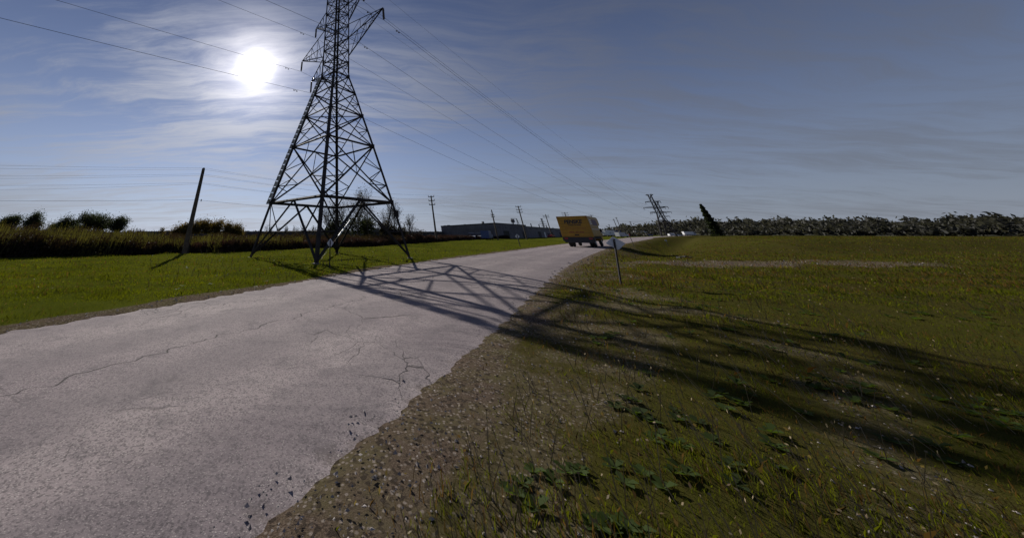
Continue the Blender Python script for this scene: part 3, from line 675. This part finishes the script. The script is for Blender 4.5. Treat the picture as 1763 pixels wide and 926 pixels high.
g = on_ground(1091, 422); t_ = thing('delineator_post', 'thin dark stake on the right verge beyond the yellow truck', 'post', tuple(g)); MB().bar((0, 0, -.2), (0, 0, 1.35), .06, .04).build('post', steel, t_); MB().box(-.06, .06, -.05, -.03, 1.1, 1.33).build('reflector', red_lens, t_)
g = on_ground(1178, 442, -.1); cv = thing('culvert', 'short dark culvert end where the ditch meets the gravel crossing', 'culvert', (g.x, g.y, -.12), -.2)
MB().box(-.35, .45, -.1, .25, -.3, .02).build('headwall', dark_under, cv); MB().tube([(.05, -.16, -.12), (.05, .1, -.12)], .2, 14).build('pipe', steel, cv)

# ---------------------------------------------------------------- yellow box truck
R_ = 1.0
TA = math.radians(45.)          # heading, from +Y towards +X
fwd = Vector((math.sin(TA), math.cos(TA), 0)); rgt = Vector((math.cos(TA), -math.sin(TA), 0))
rr_ = at(1009.5, 371.3, 35.6); WT, LT, HT = 3.0, 7.2, rr_.z
org = Vector((rr_.x, rr_.y, 0)) - rgt * WT / 2
truck = thing('box_truck', 'yellow rental box truck driving away along the road with black lettering on its rear', 'truck', (org.x, org.y, .035), -TA)
# local frame: x right, y forward, rear face at y=0
h2 = WT / 2; zb = .98; bx0 = MB().box(-h2, h2, 0, 5.35, zb, HT - .035).build('cargo_box', yellow, truck, bevel=.035)
nose = MB(); 
prof = [(5.30, 2.15), (6.35, 2.15), (6.75, 2.35), (6.75, 2.75), (6.35, HT - .05), (5.30, HT - .04)]
nose.raw([(sx, a, b) for sx in (-h2 + .01, h2 - .01) for a, b in prof], [tuple(range(6)), tuple(range(6, 12))[::-1]] + [(i, (i + 1) % 6, (i + 1) % 6 + 6, i + 6) for i in range(6)])
nose.build('over_cab_box', yellow, truck, bevel=.02)
rollup = MB().box(-h2 + .18, h2 - .18, -.02, .02, zb + .12, HT - .28).build('rear_door', yellow, truck)
for i in range(6): MB().box(-h2 + .18, h2 - .18, -.026, -.018, zb + .12 + i * .30, zb + .135 + i * .30).build('door_seam', black_p, rollup)
MB().box(-.2, .2, -.06, -.02, zb + .16, zb + .26).build('handle', steel, rollup)
for s_ in (-1, 1): MB().box(s_ * (h2 - .09) - .06, s_ * (h2 - .09) + .06, -.022, .04, zb, HT - .05).build('door_post', yellow, truck)
MB().box(-h2, h2, -.022, .04, HT - .24, HT - .045).build('door_header', yellow, truck)
for s_ in (-1, 1):
    lm = MB().box(s_ * (h2 - .09) - .04, s_ * (h2 - .09) + .04, -.04, -.02, HT - .2, HT - .12).build('marker_lamp', red_lens, truck)
for x in (-.25, 0, .25): MB().box(x - .05, x + .05, -.04, -.02, HT - .17, HT - .12).build('marker_lamp', red_lens, truck)
MB().box(-h2, h2, -.05, .25, .58, zb - .01).build('rear_sill', black_p, truck, bevel=.015)
MB().box(-h2 + .15, h2 - .15, -.12, .12, .42, .60).build('rear_bumper', black_p, truck, bevel=.02)
for s_ in (-1, 1):
    MB().box(s_ * 1.0 - .04, s_ * 1.0 + .04, -.02, .1, .55, .75).build('bumper_bracket', black_p, truck)
    MB().box(s_ * (h2 - .35) - .16, s_ * (h2 - .35) + .16, -.07, -.045, .77, .89).build('tail_lamp', red_lens, truck)
MB().box(-.45, .45, .1, 6.6, .55, .80).build('chassis_frame', dark_under, truck)
MB().box(-h2 + .1, h2 - .1, .2, 5.2, .80, zb - .012).build('underbody', dark_under, truck)
MB().box(-.25, .25, .02, .04, .62, .72).build('licence_plate', white_p, truck)
MB().tube([(-1.2, 1.3, .48), (1.2, 1.3, .48)], .09, 10).build('rear_axle', dark_under, truck)
def wheel(x, y, r, wd):
    wv = MB().tube([(x - wd / 2, y, r), (x - wd / 2 + .03, y, r), (x + wd / 2 - .03, y, r), (x + wd / 2, y, r)], [r * .9, r, r, r * .9], 24).build('wheel', rubber, truck)
    sg = 1 if x > 0 else -1
    MB().tube([(x + sg * (wd / 2 - .02), y, r), (x + sg * (wd / 2 + .012), y, r)], [r * .55, r * .5], 16).build('rim', steel_pale, wv)
for x in (-1.15, -.85, .85, 1.15): wheel(x, 1.3, .45, .26)
for x in (-1.08, 1.08): wheel(x, 5.95, .45, .27)
# cab: doors, glass, bonnet
cb = MB(); cw = h2 - .22
prof = [(5.36, .62), (5.36, 2.10), (6.15, 2.10), (6.55, 1.62), (7.15, 1.42), (7.25, 1.2), (7.25, .62), (6.45, .62), (6.40, .85), (6.15, 1.02), (5.75, 1.02), (5.50, .85), (5.46, .62)]
npf = len(prof); cb.raw([(sx, a, b) for sx in (-cw, cw) for a, b in prof], [tuple(range(npf)), tuple(range(npf, 2 * npf))[::-1]] + [(i, (i + 1) % npf, (i + 1) % npf + npf, i + npf) for i in range(npf)])
cabm = cb.build('cab', yellow, truck)
for s_ in (-1, 1):
    MB().box(*sorted((s_ * cw, s_ * (cw + .012))), 5.50, 6.10, 1.48, 1.98).build('side_window', glass_m, truck)
    MB().box(*sorted((s_ * (cw + .05), s_ * (cw + .30))), 6.2, 6.26, 1.45, 1.85).build('mirror', black_p, truck, bevel=.01)
MB().box(-cw + .1, cw - .1, 7.25, 7.36, .5, .78).build('front_bumper', black_p, truck, bevel=.02)
MB().raw([(sx, a, b) for sx in (-cw + .1, cw - .1) for a, b in ((6.175, 2.06), (6.53, 1.65), (6.54, 1.66), (6.185, 2.07))], [(0, 1, 2, 3), (7, 6, 5, 4), (0, 4, 5, 1), (2, 6, 7, 3), (1, 5, 6, 2), (0, 3, 7, 4)]).build('windscreen', glass_m, truck)
for s_ in (-1, 1): MB().tube([(s_ * .95, 7.24, 1.05), (s_ * .95, 7.28, 1.05)], .13, 12).build('headlight', white_p, truck)
# lettering
def text(body, size, loc, rot, m, parent, bold=0., name='lettering', shear=0., extr=.004):
    cu = bpy.data.curves.new(name, 'FONT'); cu.body = body; cu.size = size; cu.align_x = 'CENTER'; cu.align_y = 'CENTER'; cu.extrude = extr; cu.offset = bold; cu.shear = shear
    o = bpy.data.objects.new(name, cu); COL.objects.link(o); dg = bpy.context.evaluated_depsgraph_get()
    me_ = bpy.data.meshes.new_from_object(o.evaluated_get(dg)); bpy.data.objects.remove(o)
    me_.materials.clear(); me_.materials.append(m); o = bpy.data.objects.new(name, me_); COL.objects.link(o); o.location = loc; o.rotation_euler = rot; o.parent = parent; return o
RX = math.radians(90)
dred = mat('dark_red_print', (.20, .03, .02), .5, .1, 3.)
text('PENSKE', .50, (-.02, -.032, HT - .62), (RX, 0, 0), black_p, truck, .022, shear=.25)
text('Truck Rental', .24, (.05, -.032, HT - .93), (RX, 0, 0), black_p, truck, .008)
MB().box(-.95, 1.05, -.034, -.027, HT - 1.29, HT - 1.25).build('print_line', dred, truck)
for i in range(14):
    if i in (5, 9): continue
    MB().box(-.65 + i * .10, -.65 + i * .10 + .065, -.034, -.027, HT - 1.72, HT - 1.60 + .02 * (i % 3)).build('print_block', dred, truck)
# right side graphics
purple = mat('purple_print', (.09, .03, .10), .5, .2, 2.); sx = h2 + .006
MB().box(h2 - .002, sx, 1.9, 4.9, 2.15, 2.75).build('side_graphic', purple, truck)
for k, (y0, y1, z) in enumerate(((.5, 1.6, 2.62), (.5, 1.5, 2.42), (.5, 1.6, 2.24))): MB().box(h2 - .002, sx, y0, y1, z, z + .09).build('side_print', white_p, truck)
MB().box(h2 - .002, sx, .3, 5.2, 1.72, 1.77).build('side_stripe', white_p, truck)
MB().box(h2 - .002, sx + .01, .1, 5.3, zb + .01, zb + .08).build('side_rail', steel, truck)

# ---------------------------------------------------------------- buildings
def quad_building(t_, P, h, name, m, eave=.25, z0=-.3, hs=None):
    """P: plan corners, counter-clockwise"""
    n = len(P); hs = hs or [h] * n
    wall = MB().raw([(p[0], p[1], z0) for p in P] + [(p[0], p[1], q) for p, q in zip(P, hs)], [(i, (i + 1) % n, (i + 1) % n + n, i + n) for i in range(n)] + [tuple(range(n, 2 * n))]).build(name, m, t_)
    cx_, cy_ = sum(p[0] for p in P) / n, sum(p[1] for p in P) / n
    ex = [((p[0] - cx_) * 1.006 + cx_, (p[1] - cy_) * 1.006 + cy_) for p in P]
    MB().raw([(p[0], p[1], q - eave) for p, q in zip(ex, hs)] + [(p[0], p[1], q + .08) for p, q in zip(ex, hs)], [(i, (i + 1) % n, (i + 1) % n + n, i + n) for i in range(n)] + [tuple(range(n))[::-1], tuple(range(n, 2 * n))]).build('roof', roof_m, t_)
    return wall
A_, B_, C_ = at(759, 389.3, 114), at(852, 383.7, 99.5), at(905, 387.5, 124)
hw_ = 4.3; wh = thing('warehouse', 'long low dark grey warehouse with a flat roof beyond the grass', 'warehouse', (B_.x, B_.y, 0))
loc = lambda v: (v.x - B_.x, v.y - B_.y)
Dk = A_ + C_ - B_; quad_building(wh, [loc(B_), loc(C_), loc(Dk), loc(A_)], hw_, 'wall', grey_wall, hs=[hw_, hw_, A_.z, A_.z])
def wall_item(p, q, t0, t1, z0, z1, name, m, parent, proud=.06):
    p, q = Vector((p[0], p[1], 0)), Vector((q[0], q[1], 0)); a, b = lerp(p, q, t0), lerp(p, q, t1); n_ = (q - p).normalized().cross(Vector((0, 0, 1)))
    vs = [v + n_ * e + Vector((0, 0, z)) for e in (-.02, proud) for v, z in ((a, z0), (b, z0), (b, z1), (a, z1))]
    return MB().raw(vs, [(0, 3, 2, 1), (4, 5, 6, 7), (0, 1, 5, 4), (1, 2, 6, 5), (2, 3, 7, 6), (3, 0, 4, 7)]).build(name, m, parent)
b0, c0_, a0_ = loc(B_), loc(C_), loc(A_)
wall_item(b0, c0_, .18, .34, 0, 2.2, 'loading_door', dark_under, wh); wall_item(b0, c0_, .80, .92, 0, 2.0, 'loading_door', dark_under, wh)
for t_0 in (.06, .26, .42, .50, .64): wall_item(b0, c0_, t_0, t_0 + .05, 2.9, 3.3, 'vent', roof_m, wh)
for i in range(1, 24): wall_item(b0, c0_, i / 24 - .002, i / 24 + .002, 0, hw_ - .3, 'cladding_joint', roof_m, wh, .03)
for i in range(1, 30): wall_item(a0_, b0, i / 30 - .0015, i / 30 + .0015, 0, A_.z - .35, 'cladding_joint', roof_m, wh, .03)
wall_item(a0_, b0, .02, .98, 2.55, 2.62, 'wall_trim', roof_m, wh, .05)
for px, py, D, ww in ((766, 388, 114, .4), (772, 387.4, 113, .5), (800, 386.0, 109, .3), (831, 381.5, 104, .3)):
    q = at(px, py, D + 3); MB().box(q.x - B_.x - ww, q.x - B_.x + ww, q.y - B_.y - .4, q.y - B_.y + .4, A_.z - .2, q.z).build('roof_vent', roof_m, wh, bevel=.05)
# second, lower wing
E_ = at(960, 393.7, 176); C2 = C_ + Vector((.4, .6, 0)); bk_ = Vector((-24, 26, 0))
wg = thing('warehouse_wing', 'lower grey wing of the warehouse running right behind the yellow truck', 'warehouse', (C2.x, C2.y, 0))
E2 = C2 + (E_ - C2) * 1.45
quad_building(wg, [(0, 0), (E2.x - C2.x, E2.y - C2.y), (E2.x - C2.x + bk_.x, E2.y - C2.y + bk_.y), (bk_.x, bk_.y)], 3.85, 'wall', grey_wall, .2)
e2 = (E2.x - C2.x, E2.y - C2.y)
for i in range(8): wall_item((0, 0), e2, .05 + i * .11, .075 + i * .11, 2.9, 3.25, 'vent', roof_m, wg)
for t_0 in (.18, .46, .7): wall_item((0, 0), e2, t_0, t_0 + .05, 0, 2.2, 'loading_door', dark_under, wg)
wall_item((0, 0), e2, .30, .325, 0, 2.1, 'door', white_p, wg)
for t_0 in (.17, .33, .5):
    q = Vector((e2[0], e2[1], 0)) * t_0 + bk_ * .05; MB().tube([(q.x, q.y, 3.8), (q.x, q.y, 5.3)], .2, 8).build('roof_pipe', roof_m, wg)
# round roof fan in its frame
q = at(886.5, 386, 120); fan = thing('roof_fan', 'dark round fan drum in a square frame on the warehouse roof', 'fan', (q.x, q.y, hw_ + .08), .3)
MB().tube([(-.6, -.35, 1.2), (-.6, .35, 1.2)], .62, 18).build('drum', roof_m, fan)
fr = MB()
for x in (-1.2, 1.3):
    fr.bar((x, 0, 0), (x + .05, 0, 2.0), .14)
fr.bar((-1.25, 0, 2.0), (1.4, 0, 2.0), .14); fr.bar((1.4, 0, 2.0), (2.0, 0, 0), .14); fr.bar((-.6, 0, 0), (-.6, 0, .7), .2); fr.build('frame', steel, fan)
# long low dark roofline behind the scrub
lb0, lb1 = at(236, 398.6, 100), at(762, 399.6, 112)
lw = thing('long_shed', 'very long low dark flat roofed shed behind the scrub', 'shed', (0, 100, 0))
quad_building(lw, [(lb0.x, 0), (lb1.x, 12), (lb1.x - 3, 30), (lb0.x - 3, 20)], lb0.z, 'wall', mat('dark_shed_wall', (.06, .055, .06), .8, .3, .4))
for i in range(1, 40): wall_item((lb0.x, 0), (lb1.x, 12), i / 40 - .001, i / 40 + .001, 0, lb0.z - .3, 'cladding_joint', roof_m, lw, .03)
for px, wpx, py in ((625, 9, 392), (640.5, 6, 390), (648, 10, 393), (563, 8, 394)):
    a, b = at(px - wpx / 2, py, 108), at(px + wpx / 2, py, 108); MB().box(a.x, b.x, 8, 10.5, 1.9, a.z).build('roof_unit', roof_m, lw, bevel=.06)

# ---------------------------------------------------------------- distant parked vehicles
CARS = []
def car(label, x, y, rz, m, kind='car', group='distant parked vehicles'):
    t_ = thing('parked_' + kind, label, kind, (x, y, gz(x, y)), rz, group)
    if kind == 'car':
        L, W, pr, cabp = 2.2, .9, [(-2.2, .35), (2.2, .35), (2.25, .75), (1.2, .92), (-1.7, .95), (-2.2, .85)], [(-1.6, .93), (1.15, .93), (.5, 1.42), (-1.2, 1.45)]
    elif kind == 'van':
        L, W, pr, cabp = 2.6, 1.0, [(-2.6, .4), (2.6, .4), (2.65, 1.0), (1.9, 1.25), (1.3, 2.0), (-2.55, 2.05)], [(1.86, 1.24), (1.32, 1.92), (1.0, 1.92), (1.0, 1.24)]
    else:
        L, W, pr, cabp = 4.5, 1.25, [(-4.5, .8), (4.4, .8), (4.5, 1.6), (4.2, 2.9), (2.9, 3.0), (2.9, 1.1), (2.7, 1.1), (2.7, 3.3), (-4.5, 3.3)], [(4.3, 1.7), (4.25, 2.6), (3.1, 2.6), (3.1, 1.7)]
    MB().prism(pr, -W, W).build('body', m, t_)
    MB().prism(cabp, -W + (.12 if kind == 'car' else -.01), W - (.12 if kind == 'car' else -.01)).build('window', glass_m, t_)
    if kind == 'car': MB().prism([(-1.2, 1.44), (.5, 1.41), (.45, 1.48), (-1.15, 1.5)], -W + .13, W - .13).build('roof', m, t_)
    for a in (-L * .62, L * .62):
        for s_ in (-1, 1): MB().tube([(a, s_ * (W - .2), .34), (a, s_ * (W + .01), .34)], .34 if kind != 'truck' else .48, 14).build('wheel', rubber, t_)
    return t_
blue_p = mat('blue_paint', (.05, .08, .22), .35, .1, 2.); silver = mat('silver_paint', (.5, .5, .52), .35, .1, 2.); redp = mat('red_paint', (.28, .03, .03), .4, .1, 2.)
def place(px, D): a = ray(px, 403)[0]; return a * D, D
for lb, px, D, rz, m, kd in (
    ('white tractor unit and box right in front of the yellow truck cab', 1049, 190, .3, white_p, 'truck'),
    ('blue box lorry behind the near right diamond marker', 1060, 200, .4, blue_p, 'truck'),
    ('silver van parked before the foot of the wooded hill', 1070, 150, .2, silver, 'van'),
    ('white car just right of the blue lorry', 1083, 200, .1, white_p, 'car'),
    ('white van with the low sun on its roof, left of the silver car', 1095, 205, .0, white_p, 'van'),
    ('long silver truck in the middle of the distant row', 1104, 260, -.1, silver, 'truck'),
    ('dark blue car at the far end of the distant row', 1116, 215, .1, blue_p, 'car'),
    ('white van standing below the two far towers', 1158, 230, -.2, white_p, 'van'),
    ('silver car next to the white van below the far towers', 1167, 232, -.2, silver, 'car'),
    ('long white truck at the right end of the distant vehicles', 1187, 300, -.2, white_p, 'truck'),
    ('white car in front of the left wall of the warehouse', 812, 90, 1.2, white_p, 'car'),
    ('blue van at the warehouse corner behind the brush', 838, 86, 1.0, blue_p, 'van'),
    ('silver car between the white car and the blue van at the warehouse', 824, 94, 1.1, silver, 'car'),
    ('dark red car parked along the lower warehouse wing', 948, 132, .8, redp, 'car')):
    x, y = place(px, D); car(lb, x, y, rz, m, kd)

# ---------------------------------------------------------------- trees and scrub
def tree(name, label, x, y, h, spread, nleaf, leaf, m, trunk_r=.12, sparse=False, base_t=.3, group=None, lean=0., seed=None, levels=3, ups=.9, clump=.35):
    rg = random.Random(seed if seed is not None else int(x * 31 + y * 17)); t_ = thing(name, label, 'shrub' if name == 'shrub' else 'tree', (x, y, gz(x, y)), 0, group)
    wood = MB(); ends = []
    def grow(p, d, L, r, lev):
        n = 4 if lev < 2 or levels < 4 else 3; pts, rad = [p], [r]
        for i in range(n):
            d = (d + Vector((rg.gauss(0, .16), rg.gauss(0, .16), rg.gauss(0, .10)))).normalized(); p = p + d * L / n; pts.append(p); rad.append(r * (1 - .6 * (i + 1) / n))
            if lev < levels and (i >= 1 or lev > 0):
                for _ in range(2 if lev == 0 else 2):
                    ang_ = rg.uniform(0, 2 * math.pi); out_ = Vector((math.cos(ang_), math.sin(ang_), 0)) * spread / max(h, .1) * 2.0 + Vector((0, 0, ups)); out_ = (out_.normalized() + d * .4).normalized()
                    grow(p, out_, L * rg.uniform(.42, .62), r * .45, lev + 1)
            if lev >= levels - 1: ends.append(p)
        wood.tube(pts, rad, 5 if lev < 2 else 3, False)
    stems = 1 if name != 'shrub' else 4
    for s_ in range(stems):
        d0 = Vector((lean + rg.gauss(0, .08 if stems == 1 else .5), rg.gauss(0, .08 if stems == 1 else .5), 1)).normalized()
        grow(Vector((rg.uniform(-.3, .3) * (stems > 1), 0, -.1)), d0, h * .62, trunk_r, 0)
    wood_o = wood
    E_ = np.array([tuple(e) for e in ends]); zt = E_[:, 2].max(); k = h / zt; E_ = E_ * np.array([1, 1, k])
    rx = np.abs(E_[:, :2]).max(); kk = min(2.4, spread / max(rx, .1)); E_[:, :2] *= kk
    wood.v = [(a * kk if c > .5 else a * (1 + (kk - 1) * max(c, 0) * 2), b * kk if c > .5 else b * (1 + (kk - 1) * max(c, 0) * 2), c * k) for a, b, c in wood.v]
    wood.build('trunk', bark, t_)
    idx = RNG.integers(0, len(E_), nleaf); c_ = E_[idx] + RNG.normal(size=(nleaf, 3)) * clump * (.5 + RNG.random((nleaf, 1)))
    c_ = c_[c_[:, 2] > h * base_t * .6]
    quads('crown', leaf_cards(c_, leaf * (.6 + .8 * RNG.random(len(c_)))), m, t_)
    return t_
def tree_px(name, label, px, py_top, D, wpx, **kw):
    q = at(px, py_top, D); q2 = at(px + wpx / 2, 395, D); sp = abs(q2.x - at(px, 395, D).x)
    return tree(name, label, q.x, D, max(q.z, 1.0), sp, **kw)
dk = dict(nleaf=6500, leaf=.12, m=leaf_dark, trunk_r=.16, clump=.42, ups=.6, base_t=.15)
grp = 'dark trees on the left horizon'
for px, py, D, wp, lb in ((8, 375, 74, 34, 'dark tree cut by the left edge of the photo'), (30, 370, 76, 40, 'dark rounded tree near the left edge'), (75, 366, 74, 40, 'loose crowned dark tree standing alone left of the big clump'),
    (112, 382, 80, 34, 'low dark tree at the left foot of the big clump'), (135, 373, 76, 40, 'dense dark tree forming the left of the big clump'), (158, 368, 74, 44, 'tallest dense tree in the middle of the dark clump'),
    (182, 369, 76, 44, 'dark tree right of the middle of the clump'), (208, 376, 74, 34, 'smaller open tree at the right end of the dark clump')):
    tree_px('tree', lb, px, py, D, wp, group=grp, seed=int(px), **dk)
grp = 'low flat topped yellow brown trees'
for i, (px, py, wp, lb) in enumerate(((310, 390, 30, 'leftmost low yellow brown tree of the flat dome, beside the leaning pole'), (328, 385, 30, 'second tree of the yellow brown dome, just right of the leaning pole'), (345, 382, 32, 'third tree of the yellow brown dome'),
    (362, 381, 32, 'tallest middle tree of the yellow brown dome'), (379, 382, 32, 'tree right of the middle of the yellow brown dome'), (396, 386, 30, 'second from the right in the yellow brown dome'), (411, 391, 26, 'rightmost low tree of the yellow brown dome'))):
    tree_px('tree', lb, px, py, 72, wp, group=grp, seed=i + 50, nleaf=4500, leaf=.12, m=leaf_gold, trunk_r=.07, base_t=.6, ups=.45, clump=.42)
tree_px('tree', 'tiny pale leaved sapling poking up beside the leaning pole', 284, 390, 66, 14, nleaf=220, leaf=.14, m=leaf_gold, trunk_r=.03, seed=3, clump=.25)
grp = 'sparse tall trees behind the big tower'
for i, (px, py, wp, D, nl, lb) in enumerate(((566, 352, 34, 58, 450, 'thin twiggy tree left of the dark leafy one behind the tower'), (586, 336, 40, 56, 900, 'twiggy tree behind the far leg of the tower'), (610, 319, 46, 55, 1500, 'tallest loose leafed tree behind the tower'),
    (635, 324, 44, 57, 1200, 'second tall loose leafed tree behind the tower'), (654, 336, 36, 58, 500, 'nearly bare tree behind the right tower brace'), (672, 347, 30, 60, 300, 'slender bare tree by the right tower leg'), (702, 366, 16, 60, 420, 'small thin poplar like tree right of the tower'), (716, 392, 24, 62, 200, 'low twiggy bush right of the thin tree'))):
    tree_px('tree', lb, px, py, D, wp * 1.7, group=grp, seed=i + 80, nleaf=nl, leaf=.085, m=leaf_dry, trunk_r=.11, ups=1.3, clump=.3, base_t=.1, levels=4)
for i, (px, py, wp, lb) in enumerate(((600, 368, 50, 'dense dark bush at the foot of the tall trees behind the tower'), (630, 370, 46, 'dense bush right of the far tower leg'), (574, 380, 40, 'low leafy bush left of the far tower leg'), (661, 382, 22, 'rounded bush between the right tower braces'), (690, 388, 24, 'low pale bush by the right tower leg'))):
    tree_px('shrub', lb, px, py, 60, wp * 1.5, group='bushes behind the big tower', seed=i + 20, nleaf=3000, leaf=.13, m=leaf_dark if i < 3 else leaf_dry, trunk_r=.05, levels=2, clump=.4)
ORD = ['leftmost', 'second from the left', 'third from the left', 'fourth from the left', 'fifth from the left', 'fifth from the right', 'fourth from the right', 'third from the right', 'second from the right', 'rightmost']
for i, px in enumerate(range(462, 545, 9)):
    tree_px('tree', '%s bare greyish tree seen through the left tower legs' % ORD[i], px, 385 + (i * 37 % 7), 95, 16, group='row of bare trees left of the tower', nleaf=140, leaf=.10, m=leaf_dry, trunk_r=.06, seed=i + 300, ups=1.2, clump=.3)
q = at(1206, 352, 120); cf = thing('conifer', 'dark conifer standing at the right edge of the photo', 'tree', (q.x, q.y, 0))
MB().tube([(0, 0, -.2), (0, 0, q.z * .9)], [.3, .05], 8).build('trunk', bark, cf)
nn = 5200; f_ = RNG.random(nn) ** .8; lay = .55 + .45 * np.abs(np.sin(f_ * 26)); rad = 2.1 * (1.05 - f_) ** .7 * lay * np.sqrt(RNG.random(nn)); th_ = RNG.random(nn) * 2 * np.pi
quads('crown', leaf_cards(np.stack([rad * np.cos(th_), rad * np.sin(th_), .6 + f_ * (q.z - .6) - rad * .15], 1), .22 + .16 * RNG.random(nn)), leaf_dark, cf)


def scrub(name, label, pa, pb, depth, n, hfun, m, leaf, nz_seed=0, per=7, front=None):
    """dense tall weeds: between photo azimuths pa..pb, starting at the front line and going depth metres back"""
    a = RNG.uniform(pa, pb, n); d0 = np.interp(a, SHR_A, SHR_D) if front is None else np.full(n, front); u = RNG.random(n) ** 1.3
    clumps = .5 + .5 * np.sin(a * 37 + 3 * np.sin(a * 11 + nz_seed)); D = d0 + .8 * (clumps - .5) + u * depth; x, y = a * D, D
    hh = hfun(a, u) * (.72 + .4 * RNG.random(n)) * (.8 + .25 * np.sin(x * .8 + nz_seed) * np.sin(y * .6 + x * .23))
    z0 = ground(x, y); pts = []; siz = []
    for k in range(per):
        f_ = (k + RNG.random(n)) / per; sp = .22 * (1.2 - f_)
        pts.append(np.stack([x + RNG.normal(size=n) * sp, y + RNG.normal(size=n) * sp, z0 + hh * f_], 1)); siz.append(leaf * (.6 + .8 * RNG.random(n)) * (1.15 - .5 * f_))
    pts, siz = np.concatenate(pts), np.concatenate(siz); P = leaf_cards(pts, siz)
    c_ = P.mean(1, keepdims=True); P = c_ + (P - c_) * np.array([.6, .6, 1.25])
    # stalks
    sw = .012 * (1 + D / 30); b = np.stack([x, y, z0], 1); tp = b + np.stack([RNG.normal(size=n) * .15, RNG.normal(size=n) * .15, hh], 1); wv_ = np.stack([sw, 0 * sw, 0 * sw], 1)
    P = np.concatenate([P, np.stack([b - wv_, b + wv_, tp + wv_ * .4, tp - wv_ * .4], 1)])
    o = quads(name, P, m); tag(o, label, kind='stuff'); return o
a_of = lambda px: ray(px, 403)[0]
def h_left(a, u):
    t_ = np.clip((a - a_of(0)) / (a_of(240) - a_of(0)), 0, 1); return (1.2 + .95 * u ** .8) * (1.12 - .25 * t_)
scrub('tall_weeds', 'dense dark tall weeds and brush on the left beyond the mown grass', -1.75, a_of(250), 18, 15000, h_left, weed_m, .12)
def h_mid(a, u): return .9 + .55 * u
scrub('tall_weeds', 'dark tall weeds behind the big tower', a_of(240), a_of(720), 14, 16000, h_mid, weed_m, .12, 2)
scrub('red_brush', 'red brown brush in front of the long shed', a_of(230), a_of(860), 3.0, 7000, lambda a, u: .75 + .3 * u, weed_red, .10, 4)
scrub('red_brush', 'dry reddish brush at the foot of the left weeds', -1.75, a_of(240), 2.2, 5000, lambda a, u: .7 + .3 * u, weed_red, .09, 6)
scrub('golden_weeds', 'yellow green weed tops over the left brush', -1.75, a_of(520), 9, 3000, lambda a, u: np.where(a < a_of(225), h_left(a, .55 + 0 * u) * 1.1, 1.25 + .5 * np.clip((a_of(330) - a) / .35, 0, 1)), leafmat('goldenrod', (.10, .09, .025), (.055, .05, .018), (.8, .8, .4)), .09, 5, 9)
scrub('tall_weeds', 'brush in front of the warehouse', a_of(700), a_of(875), 9, 5200, lambda a, u: 1.25 - .35 * np.clip((a - a_of(700)) / (a_of(875) - a_of(700)), 0, 1), weed_red, .16, 8)

# wooded hill, far right
HA = [(.60, .006), (.78, .010), (.82, .0156), (.88, .021), (.95, .0252), (1.02, .031), (1.084, .0348), (1.3, .037), (1.7, .034), (2.3, .039), (3.2, .034), (5.0, .030)]
ha, hb = np.array([q[0] for q in HA]), np.array([q[1] for q in HA])
aa = np.linspace(.60, 5.0, 260); rows = []
DH = 420. / np.sqrt(1 + .0 * aa)
HD = lambda a: 430. / np.sqrt(1 + a * a) * 1.36
hv, hf = [], []; NR = 9
for i, a in enumerate(aa):
    D = HD(a); ht = H + np.interp(a, ha, hb) * D
    for j in range(NR):
        q = j / (NR - 1); dd = D * (.86 + .5 * q); z = (ht - 4.5) * math.sin(min(1, q / .35) * math.pi / 2) ** 1.5 if q < .35 else (ht - 4.5)
        hv.append((a * dd, dd, z - .5))
for i in range(len(aa) - 1):
    for j in range(NR - 1): hf.append((i * NR + j, (i + 1) * NR + j, (i + 1) * NR + j + 1, i * NR + j + 1))
me = bpy.data.meshes.new('hill'); me.from_pydata(hv, [], hf); me.materials.append(mat('hill_soil', (.07, .07, .04), .9, .3, .05)); ho = bpy.data.objects.new('hill', me); COL.objects.link(ho); tag(ho, 'low wooded hill closing the view on the right', kind='structure')
n = 5200; a = .60 + RNG.random(n) ** 1.2 * 4.0; D0 = 430. / np.sqrt(1 + a * a) * 1.36; q = RNG.random(n); D = D0 * (.84 + .34 * q)
ht = H + np.interp(a, ha, hb) * D0; zz = np.where(q < .5, (ht - 4.5) * np.sin(np.minimum(1, q / .5) * np.pi / 2) ** 1.5, ht - 4.5)
top_ = 2.6 + 6.0 * RNG.random(n) ** 2 + 1.3 * np.sin(a * 47) + 1.2 * np.sin(a * 13 + 1); rad_ = 1.4 + 2.6 * RNG.random(n); cen = np.stack([a * D, D, zz + top_ * .55], 1)
K = 16; c_ = (cen[:, None] + RNG.normal(size=(n, K, 3)) * np.stack([rad_ * .5, rad_ * .5, top_ * .24], 1)[:, None]).reshape(-1, 3)
o = quads('woodland', leaf_cards(c_, 1.0 + .9 * RNG.random(len(c_))), wood_far); tag(o, 'dark far woodland covering the hill on the right', kind='stuff')
# low tree line behind the warehouses and shed, far off
n = 1500; a = -1.6 + RNG.random(n) * 2.5; D = 190 + RNG.random(n) * 25; hh = 2.3 + 1.3 * np.sin(a * 21) * np.sin(a * 7.7) + RNG.random(n)
c_ = (np.stack([a * D, D, hh * .5], 1)[:, None] + RNG.normal(size=(n, 16, 3)) * np.array([1.6, 1.6, .6])).reshape(-1, 3)
o = quads('far_tree_line', leaf_cards(c_, .5 + .5 * RNG.random(len(c_))), wood_far); tag(o, 'low dark tree line on the far horizon', kind='stuff')
